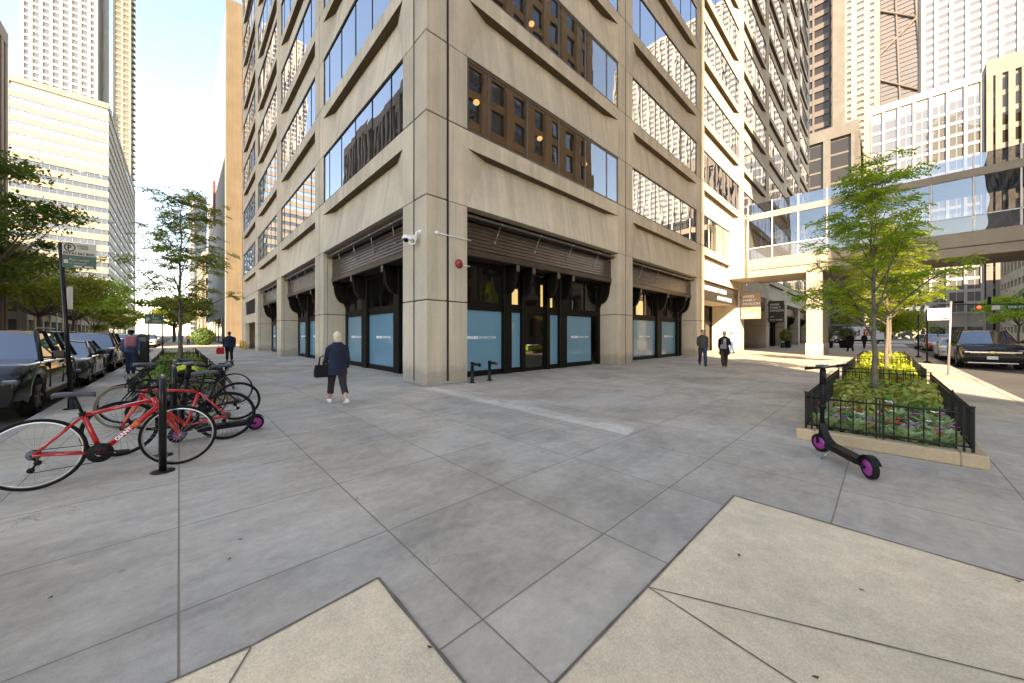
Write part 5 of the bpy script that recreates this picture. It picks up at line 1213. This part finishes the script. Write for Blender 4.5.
car('suv', 'black', 'black vehicle parked across the side street', (-18.3, 45, NZ), R(90), name='parked_car')
WEST = R(180)
car('truck', 'black', 'black front facing sport utility vehicle with gold emblem at the main street kerb', (22.6 + 2.65, -12.62, NZ), WEST, emblem=True, rails=False)
car('sedan', 'white', 'white sedan parked behind the black vehicle with the gold emblem', (33.0, -12.5, NZ), WEST)
car('sedan', 'red', 'orange red sedan on the main street before the crossing', (51, -12.8, NZ), WEST, name='car')
car('suv', 'silver', 'silver van like vehicle on the main street beside the orange red sedan', (58, -12.6, NZ), WEST, name='car')
car('suv', 'white', 'white vehicle waiting near the traffic lights', (72, -15.0, NZ), WEST, name='car')
# delivery truck crossing at the end of the street
dt = thing('delivery_truck', 'white delivery truck with purple and orange lettering on the cross street', 'truck', (87, -6.0, -.126), R(90))
b = MB(); b.cbox(-3.2, 2.3, -1.1, 1.1, .75, 3.15, .06); tb_ = b.build('cargo_box', M['white_paint'], dt)
text('Fed', 1.5, mat('purple_lettering', (0.05, 0.015, 0.16), .5), tb_, (2.0, 1.106, 1.55), (R(90), 0, R(180)), bold=.04, sx=.95)
text('Ex', 1.5, mat('orange_lettering', (0.75, 0.11, 0.01), .5), tb_, (-.45, 1.106, 1.55), (R(90), 0, R(180)), bold=.04, sx=.95)
b = MB(); b.prism([(2.32, .55), (4.0, .55), (4.0, 1.25), (3.75, 1.5), (3.35, 2.3), (2.32, 2.4)], 2.0, 'y', -1.0); cab = b.build('cab', M['white_paint'], dt)
b = MB(); b.quad((3.78, -.85, 1.52), (3.78, .85, 1.52), (3.40, .85, 2.22), (3.40, -.85, 2.22)); b.build('windscreen', M['dark_glass_car'], cab)
for s_ in (-1, 1): b = MB(); b.quad((2.6, s_ * 1.004, 1.5), (3.55, s_ * 1.004, 1.5), (3.3, s_ * 1.004, 2.2), (2.6, s_ * 1.004, 2.2)); b.build('side_window', M['dark_glass_car'], cab)
b = MB(); b.box(-3.1, 3.6, -.8, .8, .45, .75); b.build('chassis', M['plastic'], dt)
for x in (3.1, -2.1):
    for s_ in (-1, 1):
        b = MB(); b.lathe([(.001, .1), (.22, .1), (.24, -.1), (.001, -.1)], 18, 'y'); w_ = b.build('wheel', M['steel'], dt, (x, s_ * .92, .45))
        b = MB(); b.lathe([(.24, -.13), (.43, -.13), (.45, -.08), (.45, .08), (.43, .13), (.24, .13)], 24, 'y'); b.build('tyre', M['rubber'], w_)

# ------------------------------------------------------------------ people
CL = {k: cloth(k + '_cloth', c) for k, c in dict(black=(.012, .012, .015), navy=(.018, .024, .045), charcoal=(.03, .028, .032), denim=(.06, .10, .19), denim_dark=(.03, .045, .085), olive=(.055, .06, .05), brown=(.05, .035, .03), white=(.72, .72, .74), lilac=(.36, .33, .50), pink=(.42, .17, .20), red=(.50, .02, .035), yellow=(.6, .45, .04), grey=(.18, .18, .19)).items()}
HAIR = {k: mat(k + '_hair', c, .7, var=.25, scale=30) for k, c in dict(blonde=(.66, .56, .40), dark=(.018, .014, .012), grey=(.38, .36, .34), brown=(.07, .045, .03)).items()}
def ring(c, rx, ry, n=14, tilt=0): return [(c[0] + ry * math.cos(2 * math.pi * k / n), c[1] + rx * math.sin(2 * math.pi * k / n), c[2] + tilt * math.cos(2 * math.pi * k / n)) for k in range(n)]
def person(label, loc, rz, H=1.72, top='black', legs='charcoal', hair='dark', stride=24, coat=.0, shoes='black', skin='skin', cropped=False, hat=None, arm=(18, -18), elbow=15, vox=.014, build_=1.0, facing=False, long_hair=False, inner=None, group=None, hands=True):
    """walking figure, local +x is forward; one fused body with separate garments and hair"""
    t = thing('person', label, 'person', loc, rz, group); k = H / 1.72; body = MB(); jac = MB(); tro = MB(); sho = []; w_ = build_
    hip = .93
    def leg(s_, a, kn):
        h = Vector((0, s_ * .085, hip)); th = Vector((math.sin(R(a)), 0, -math.cos(R(a)))) * .44; kne = h + th; sh = Vector((math.sin(R(a - kn)), 0, -math.cos(R(a - kn)))) * .42; return h, kne, kne + sh
    lg = [leg(1, stride, 6 if stride > 0 else 0), leg(-1, -stride * .8, stride * .9)]
    low = min(l_[2].z for l_ in lg) - .085; dz = -low
    up = Vector((0, 0, dz))
    for h, kn, an in lg:
        h, kn, an = h + up, kn + up, an + up
        body.tube([h, h.lerp(kn, .5), kn, kn.lerp(an, .35), an], [.085, .07, .055, .056, .038], 12)
        e = an if not cropped else kn.lerp(an, .62)
        tro.tube([h + Vector((0, 0, .03)), h.lerp(kn, .4), kn, e.lerp(kn, .4), e], [.108 * w_, .092 * w_, .076, .072, .074 if cropped else .066], 14)
        f = 1 if an is lg[0][2] + up else 1
        d = (an - kn); pitch = math.atan2(-d.x, -d.z) * .6
        b = MB(); b.loft([ring((x, 0, z), rx, rzr, 12) if False else [(x, rx * math.cos(2 * math.pi * q / 12), z + rzr * math.sin(2 * math.pi * q / 12)) for q in range(12)] for x, rx, z, rzr in ((-.085, .02, -.045, .02), (-.07, .036, -.04, .045), (-.02, .042, -.032, .055), (.05, .046, -.045, .042), (.12, .046, -.056, .03), (.165, .03, -.062, .018), (.18, .008, -.066, .008))])
        b.xform(Matrix.Translation(an) @ Matrix.Rotation(pitch * .5, 4, 'Y')); sho.append(b)
        body.ell(tuple(an + Vector((.04, 0, -.045))), (.10, .035, .03), 10, 6)
    z = lambda q: q + dz
    for m_, g_ in ((body, 0.0), (jac, .022)):
        rs = [ring((0, 0, z(.86 - coat if m_ is jac else .88)), (.150 + g_ + (.030 if m_ is jac and coat else 0)) * w_, (.112 + g_ + (.025 if coat and m_ is jac else 0)) * w_), ring((0, 0, z(.96)), (.152 + g_) * w_, (.12 + g_) * w_), ring((0, 0, z(1.10)), (.132 + g_ + (.015 if coat and m_ is jac else 0)) * w_, (.105 + g_) * w_), ring((0, 0, z(1.26)), (.152 + g_) * w_, (.115 + g_) * w_), ring((-.005, 0, z(1.37)), (.150 + g_) * w_, (.10 + g_) * w_), ring((-.01, 0, z(1.45)), .112 + g_, .075 + g_), ring((-.005, 0, z(1.49)), .062 + g_, .06 + g_)]
        m_.loft(rs)
    body.loft([ring((-.005, 0, z(1.45)), .055, .057), ring((.005, 0, z(1.53)), .050, .054), ring((.012, 0, z(1.56)), .05, .055)])
    hc = Vector((.022, 0, z(1.617))); body.ell(tuple(hc), (.092, .073, .105), 18, 12); body.ell((hc.x + .028, 0, hc.z - .055), (.058, .052, .052), 14, 8)
    body.ell((hc.x + .095, 0, hc.z - .012), (.022, .014, .022), 8, 6)
    for s_ in (-1, 1): body.ell((hc.x - .005, s_ * .075, hc.z - .01), (.022, .012, .03), 8, 6)
    for s_, a in ((1, arm[0]), (-1, arm[1])):
        sh = Vector((-.01, s_ * .170 * w_, z(1.375))); d = Vector((math.sin(R(a)), s_ * .10, -math.cos(R(a)))).normalized(); el = sh + d * .29
        d2 = Vector((math.sin(R(a + elbow)), s_ * .02, -math.cos(R(a + elbow)))).normalized(); wr_ = el + d2 * .25
        body.tube([sh, sh.lerp(el, .5), el, el.lerp(wr_, .4), wr_], [.052, .047, .04, .038, .027], 10)
        jac.tube([sh + Vector((0, -s_ * .085, .030)), sh + Vector((0, -s_ * .035, .008)), sh + Vector((0, s_ * .004, -.03)), sh.lerp(el, .5), el, wr_.lerp(el, .12)], [.040, .052, .057 * w_, .054 * w_, .050, .042], 12)
        if hands:
            pc = wr_ + d2 * .05; body.ell(tuple(pc), (.026, .018, .048), 10, 7); body.tube([wr_, pc], [.025, .024], 8)
            for q in range(4):
                o = Vector((-.024 + .016 * q, 0, 0)); l_ = (.062, .072, .068, .055)[q]; p0 = pc + d2 * .035 + o; p1 = p0 + d2 * l_ * .55; p2 = p1 + (d2 + Vector((.25, -s_ * .35, 0))).normalized() * l_ * .5
                body.tube([p0, p1, p2], [.0088, .0084, .007], 6)
            q0 = pc + Vector((.022, 0, .015)); body.tube([q0, q0 + Vector((.022, -s_ * .01, -.022)), q0 + Vector((.028, -s_ * .016, -.055))], [.011, .0095, .008], 6)
    tro.loft([ring((0, 0, z(.84)), .13 * w_, .115 * w_), ring((0, 0, z(.90)), .180 * w_, .130 * w_), ring((0, 0, z(.99)), .172 * w_, .124 * w_)])
    o = link('body', fused(body, 'body', M[skin], vox), t)
    o2 = link('jacket', fused(jac, 'jacket', CL[top], vox * 1.15, 3), t); o3 = link('trousers', fused(tro, 'trousers', CL[legs], vox * 1.15, 3), t)
    for b in sho: b.build('shoe', CL[shoes], t)
    if inner:
        b = MB(); b.loft([[(.148 * w_, -.05, z(1.38)), (.148 * w_, .05, z(1.38)), (.13 * w_, .05, z(1.38)), (.13 * w_, -.05, z(1.38))], [(.158 * w_, -.06, z(1.0)), (.158 * w_, .06, z(1.0)), (.13 * w_, .06, z(1.0)), (.13 * w_, -.06, z(1.0))]], smooth=False); b.build('shirt', CL[inner], t)
    hb = MB(); hb.ell((hc.x - .018, 0, hc.z + .022), (.096, .084, .103), 16, 12)
    if long_hair:
        hb.ell((hc.x - .05, 0, hc.z - .045), (.06, .088, .10), 14, 10)
    for i, v in enumerate(hb.v):                                     # hairline: pull the cap back off the face
        if v[0] > hc.x + .045 and v[2] < hc.z + .055: hb.v[i] = (hc.x + .02, v[1] * .9, v[2])
    hb.build('hair', HAIR[hair], t)
    if hat:
        b = MB(); b.loft([ring((hc.x - .01, 0, hc.z + zz), rx, rx * 1.1, 16) for zz, rx in ((.03, .097), (.07, .098), (.11, .08), (.13, .04))]); b.lathe([(.08, .035), (.15, .028), (.15, .034), (.08, .042)], 20, 'z', (hc.x - .01, 0, hc.z)); b.build('hat', CL[hat], t)
    for s_ in (-1, 1):
        b = MB(); b.ell((hc.x + .083, s_ * .032, hc.z + .008), (.010, .013, .008), 8, 6); b.build('eye', M['eye'], t)
    b = MB(); b.tube([(hc.x + .082, -.022, hc.z - .055), (hc.x + .092, 0, hc.z - .057), (hc.x + .082, .022, hc.z - .055)], .005, 6); b.build('mouth', mat('lips_' + label[:9].replace(' ', '_'), (.30, .12, .10), .5), t)
    t.scale = (k, k, k); return t
def bag(name, label, loc, rz, m, sz=(.14, .36, .28), hh=.2, cat='bag', group=None):
    t = thing(name, label, cat, loc, rz, group); a, c, h = sz[0] / 2, sz[1] / 2, sz[2]; b = MB()
    b.loft([[(x * k, y * k, z) for x, y in ((-a, -c), (a, -c), (a, c), (-a, c))] for z, k in ((0, .9), (.02, 1.0), (h * .6, 1.0), (h, .84))], smooth=False); b.build('pouch', CL[m], t)
    for s_ in (-1, 1): b = MB(); b.tube([(s_ * a * .5, -c * .5, h * .97), (s_ * a * .3, -c * .4, h + hh * .8), (0, 0, h + hh), (s_ * a * .3, c * .4, h + hh * .8), (s_ * a * .5, c * .5, h * .97)], .010, 6); b.build('handle', CL[m], t)
    return t
UP = R(90)
person('woman with blonde hair, long black jacket and cropped trousers walking away past the shopfront', (-2.7, -.95, 0), R(88), 1.60, 'navy', 'charcoal', 'blonde', 24, .13, 'white', cropped=True, arm=(22, -10), elbow=30, vox=.011, build_=1.10, long_hair=True)
bag('handbag', 'black handbag carried by the woman with blonde hair', (-2.96, -.88, .60), R(88), 'black', (.14, .34, .26), .2)
person('stout man in a dark jacket walking away with a red carrier bag', (-3.1, 16.8, 0), UP, 1.70, 'navy', 'black', 'dark', 18, .02, 'black', 'skin_dark', arm=(10, -8), build_=1.32)
bag('carrier_bag', 'red carrier bag in the hand of the stout man', (-3.50, 16.8, .42), UP, 'red', (.12, .36, .36), .18)
person('person in a blue denim jacket and dark hat walking away with a pink backpack', (-6.55, 10.8, 0), UP, 1.68, 'denim', 'denim_dark', 'dark', 16, .0, 'black', arm=(12, -25), hat='black', build_=1.15)
bp_ = thing('backpack', 'dusty pink backpack worn over the blue denim jacket', 'backpack', (-6.55, 10.60, 1.02), UP)
b = MB(); b.cbox(-.10, .06, -.16, .16, 0, .44, .05); b.build('pack', CL['pink'], bp_); b = MB(); b.cbox(-.15, -.10, -.12, .12, .05, .24, .02); b.build('front_pocket', CL['pink'], bp_)
person('man in an olive vest over a black jumper walking towards the bicycles', (13.3, -3.05, 0), R(205), 1.78, 'olive', 'denim_dark', 'brown', 22, .0, 'black', arm=(-24, 14), elbow=38, vox=.012, build_=1.08)
person('man in an open black coat and lilac shirt walking beside the man in the vest', (13.45, -3.95, 0), R(200), 1.74, 'black', 'brown', 'grey', -26, .22, 'black', arm=(28, -8), elbow=55, vox=.012, build_=1.10, inner='lilac')
bag('shoulder_bag', 'grey shoulder bag at the waist of the man in the open black coat', (13.20, -3.98, .86), R(200), 'grey', (.10, .26, .2), .2)
person('person in a white shirt and blue jeans in the sunlit pavilion entrance', (27.4, -.6, 0), R(100), 1.70, 'white', 'denim', 'brown', 8, build_=1.0, vox=.02, hands=False)
person('figure in black walking under the footbridge before the delivery truck', (38.9, -7.0, 0), R(20), 1.76, 'black', 'black', 'dark', 20, .1, vox=.02, hands=False)
person('second figure in black farther on before the delivery truck', (50, -7.6, 0), R(15), 1.74, 'black', 'black', 'dark', -18, .1, vox=.02, hands=False)
for i, (x, y, c) in enumerate(((-4.2, 62, 'yellow'), (-3.4, 70, 'white'), (-5.0, 56, 'navy'), (-2.6, 78, 'red'))):
    person('tiny far off figure in %s on the side street pavement' % c, (x, y, 0), R(90 if i % 2 else 270), 1.70, c, 'denim_dark', 'dark', 16, vox=.03, hands=False)

# ------------------------------------------------------------------ signs and street furniture
sp_ = thing('parking_sign', 'pay to park sign, cream over green, on a tilted black pole', 'sign', (-6.78, 2.2, 0))
lean = Vector((-.17, .16, 3.38)); b = MB(); b.tube([(0, 0, 0), lean], .034, 10); b.build('pole', M['blackmetal'], sp_)
b = MB(); b.lathe([(.001, 0), (.12, 0), (.12, .015), (.06, .03), (.055, .22), (.001, .22)], 14); b.build('pole_foot', M['blackmetal'], sp_)
SG = Matrix.Translation(lean * .94) @ Matrix.Rotation(R(2), 4, 'Z'); pr = link('sign_panel', None, sp_) if False else None
b = MB(); b.box(.03, .60, -.048, -.040, .02, .28); q = b.build('sign_panel', M['sign_white'], sp_, tuple(lean * .945 + Vector((0, 0, -.08))), R(-4)); q.scale = (.80, 1, 1)
b = MB(); b.box(.03, .60, -.050, -.042, -.24, .018); q2 = b.build('sign_panel', M['pay_green'], sp_, tuple(lean * .945 + Vector((0, 0, -.08))), R(-4)); q2.scale = (.80, 1, 1)
b = MB(); ptt = [(.155 + .085 * math.cos(a), -.051, .175 + .078 * math.sin(a)) for a in [2 * math.pi * i / 28 for i in range(28)]]; b.tube(ptt, .010, 5, closed=True); b.build('sign_symbol', M['black'], q)
text('P', .135, M['black'], q, (.112, -.05, .128), (R(90), 0, 0), bold=.004)
text('PARKING\n  3 HOUR', .045, M['black'], q, (.27, -.05, .20), (R(90), 0, 0)); text('PAY AT PAY BOX', .066, M['black'], q, (.05, -.05, .035), (R(90), 0, 0), bold=.002)
text('Place receipt', .062, M['sign_white'], q2, (.15, -.052, -.09), (R(90), 0, 0)); text('on dashboard', .05, M['sign_white'], q2, (.15, -.052, -.155), (R(90), 0, 0)); 
b = MB(); b.box(.06, .13, -.056, -.051, -.15, -.08); b.build('sign_symbol', M['sign_white'], q2)
b = MB(); b.box(.22, .36, -.056, -.051, -.225, -.185); b.box(.40, .55, -.056, -.051, -.225, -.185); b.build('sign_strip', M['sign_white'], q2)
b = MB(); b.box(.04, .10, -.02, .30, 0, .46); b.xform(Matrix.Translation((0, 0, 0))); b.build('back_sign', M['sign_back'], sp_, tuple(lean * .60), R(12))
pb = thing('pay_box', 'black parking pay box on the side street pavement', 'pay box', (-6.45, 14.8, 0))
b = MB(); b.cbox(-.19, .19, -.14, .14, 0, 1.15, .02); b.prism([(-.20, 1.15), (.20, 1.15), (.20, 1.42), (.10, 1.55), (-.10, 1.55), (-.20, 1.42)], .30, 'y', -.15); b.build('cabinet', M['blackmetal'], pb)
b = MB(); b.box(-.12, .12, -.153, -.15, 1.2, 1.38); b.build('screen', M['greyplastic'], pb)
ps = thing('pay_sign', 'small green and white parking sign on two thin poles above the black pay box', 'sign', (-6.2, 14.9, 0))
for x in (-.05, .42): b = MB(); b.tube([(x, 0, 0), (x, 0, 2.5)], .025, 8); b.build('pole', M['blackmetal'], ps)
b = MB(); b.box(-.32, .52, -.04, -.03, 2.02, 2.52); q = b.build('sign_panel', M['pay_green'], ps); q.scale = (.75, 1, .85); q.location = (.05, 0, .3); text('P', .34, M['sign_white'], q, (-.26, -.045, 2.14), (R(90), 0, 0), bold=.01); text('PAY\nHERE', .17, M['sign_white'], q, (.03, -.045, 2.30), (R(90), 0, 0))
ns = thing('no_parking_sign', 'white sign with red print on a galvanised pole at the main street kerb', 'sign', (15.5, -10.75, 0))
b = MB(); b.tube([(0, 0, 0), (0.0, -.06, 2.75)], .032, 10); b.build('pole', M['steel'], ns); b = MB(); b.lathe([(.001, 0), (.13, 0), (.12, .02), (.001, .03)], 14); b.build('pole_foot', M['steel'], ns)
b = MB(); b.box(-.05, -.04, -.02, .50, 2.06, 2.50); q = b.build('sign_panel', M['white_paint'], ns)
text('NO PARKING', .066, M['sign_red'], q, (-.052, .47, 2.38), (R(90), 0, R(-90)), bold=.002); text('TOW ZONE', .075, M['sign_red'], q, (-.052, .47, 2.24), (R(90), 0, R(-90)))
b = MB(); b.box(-.053, -.05, .0, .16, 2.08, 2.13); b.box(-.053, -.05, .30, .48, 2.08, 2.13); b.build('sign_strip', M['sign_red'], q)
for i, (x, y, h, lab) in enumerate(((24, -10.7, 2.6, 'slim black post at the kerb past the second planter'), (31, -10.7, 2.9, 'slim black post at the kerb beside the white sedan'))):
    t = thing('street_post', lab, 'post', (x, y, 0)); b = MB(); b.tube([(0, 0, 0), (0, 0, h)], .035, 8); b.build('pole', M['blackmetal'], t); b = MB(); b.lathe([(.001, 0), (.16, 0), (.14, .05), (.05, .12), (.001, .12)], 12); b.build('pole_foot', M['blackmetal'], t)
def signal_head(t, loc, lit, rot):
    b = MB(); b.cbox(-.14, .10, -.17, .17, -.5, .5, .02)
    if rot: b.xform(Matrix.Rotation(R(90), 4, 'X'))
    hd = b.build('housing', M['black'], t, loc)
    for i, c in enumerate((.32, 0, -.32)):
        b = MB(); b.ell((-.15, 0, 0) , (.03, .115, .115), 14, 8); b.build('lamp', M['red_light'] if (i == 0 and lit) else M['plastic'], hd, (0, c if rot else 0, 0 if rot else c))
ms = thing('traffic_signal', 'traffic signal mast arm with red light and green street sign over the main street', 'traffic signal', (78, -24.2, 0))
b = MB(); b.tube([(0, 0, 0), (0, 0, 6.6)], [.15, .10], 12); b.build('mast', M['blackmetal'], ms); b = MB(); b.tube([(0, 0, 5.6), (0, 9.6, 6.1)], [.09, .05], 8); b.build('arm', M['blackmetal'], ms)
signal_head(ms, (-.1, 4.9, 6.4), False, False); signal_head(ms, (-.1, 7.6, 6.3), False, True)
b = MB(); b.ell((-.2, 0, 0), (.14, .22, .22)); b.build('red_lamp', M['red_light'], ms, (-.2, 5.8, 5.45))
b = MB(); b.cbox(-.12, .12, -.26, .26, -.28, .28, .03); b.build('housing', M['black'], ms, (-.15, 5.8, 5.45))
b = MB(); b.box(-.1, -.08, 1.5, 3.5, 5.05, 5.60); q = b.build('street_name_sign', M['green_sign'], ms); text('ERIE ST', .40, M['white_ink'], q, (-.11, 3.35, 5.2), (R(90), 0, R(-90)), bold=.008)
b = MB(); b.box(-.1, -.08, 4.0, 4.7, 5.05, 5.65); b.build('lane_sign', M['white_paint'], ms)
def pot(loc, label, w_, leaf, seed):
    t = thing('plant_pot', label, 'plant pot', loc); b = MB(); b.loft([[(x * k, y * k, z) for x, y in ((-1, -1), (1, -1), (1, 1), (-1, 1))] for z, k in ((0, w_ * .42), (.75, w_ * .5), (.80, w_ * .53), (.80, w_ * .44), (.6, w_ * .43))], smooth=False); b.build('pot', M['black'], t)
    f = bush('shrub', label.replace('pot with', 'shrub of').replace('black planter', 'shrub in the black planter'), (loc[0], loc[1], loc[2] + .62), w_ * .62, .55 * w_ + .25, 900, leaf, seed, .11, 'shrub')
    return t
pot((50.5, -4.4, 0), 'black planter standing under the footbridge, the one nearer the tower', 1.3, 'leaf_c', 3)
pot((51.2, -6.1, 0), 'black planter standing under the footbridge, the one nearer the kerb', 1.3, 'leaf_c', 4)
pot((46.5, -1.2, 0), 'black planter by the cafe chairs in front of the far shopfronts', 1.0, 'leaf_d', 6)
M['mint'] = mat('mint_green_metal', (.18, .42, .32), .45)
def chair(loc, rz, lab):
    t = thing('cafe_chair', lab, 'chair', loc, rz); b = MB(); b.cbox(-.2, .2, -.2, .2, .44, .465, .008); b.build('seat', M['mint'], t)
    b = MB(); b.tube([(-.19, -.18, .45), (-.24, -.18, .85), (-.24, .18, .85), (-.19, .18, .45)], .013, 6); b.box(-.235, -.222, -.17, .17, .62, .82); b.build('backrest', M['mint'], t)
    for x in (-1, 1):
        for y in (-1, 1): b = MB(); b.tube([(x * .17, y * .17, .44), (x * .22, y * .22, 0)], .014, 6); b.build('leg', M['mint'], t)
chair((45.2, -1.0, 0), R(30), 'mint green cafe chair nearer the dark hanging sign'); chair((47.8, -1.3, 0), R(160), 'mint green cafe chair on the far side of the small black planter')
for i in range(3):
    t = thing('bollard', 'yellow bollard at the parking entry of the office tower', 'bollard', (-.25, 39.2 + i * 1.9 - 3, 0), 0, 'yellow bollards at the parking entry'); b = MB(); b.lathe([(.001, 0), (.09, 0), (.09, .8), (.07, .88), (.001, .9)], 14); b.build('post', M['yellow_line'], t)
rl = random.Random(12)
M['dry_leaf'] = mat('dry_brown_leaf', (.09, .05, .025), .8)
for (px, py) in ((240, 541), (229, 561), (50, 600), (357, 500), (739, 557), (815, 680), (1017, 583), (430, 650), (862, 592), (300, 470)):
    d = 352 * 1.5 / (py - 335); p = CAM + FW * d + RT * ((px - 512) / 352 * d); a = rl.uniform(0, 6.28); t = thing('fallen_leaf', 'small dry brown leaf lying on the pavement', 'leaf', (p.x, p.y, .012), a, 'dry leaves on the pavement')
    b = MB(); b.add([(-.018, 0, .004), (-.005, .009, 0), (.018, .001, .006), (-.002, -.009, .002)], [(0, 1, 2, 3)]); b.build('blade', M['dry_leaf'], t)
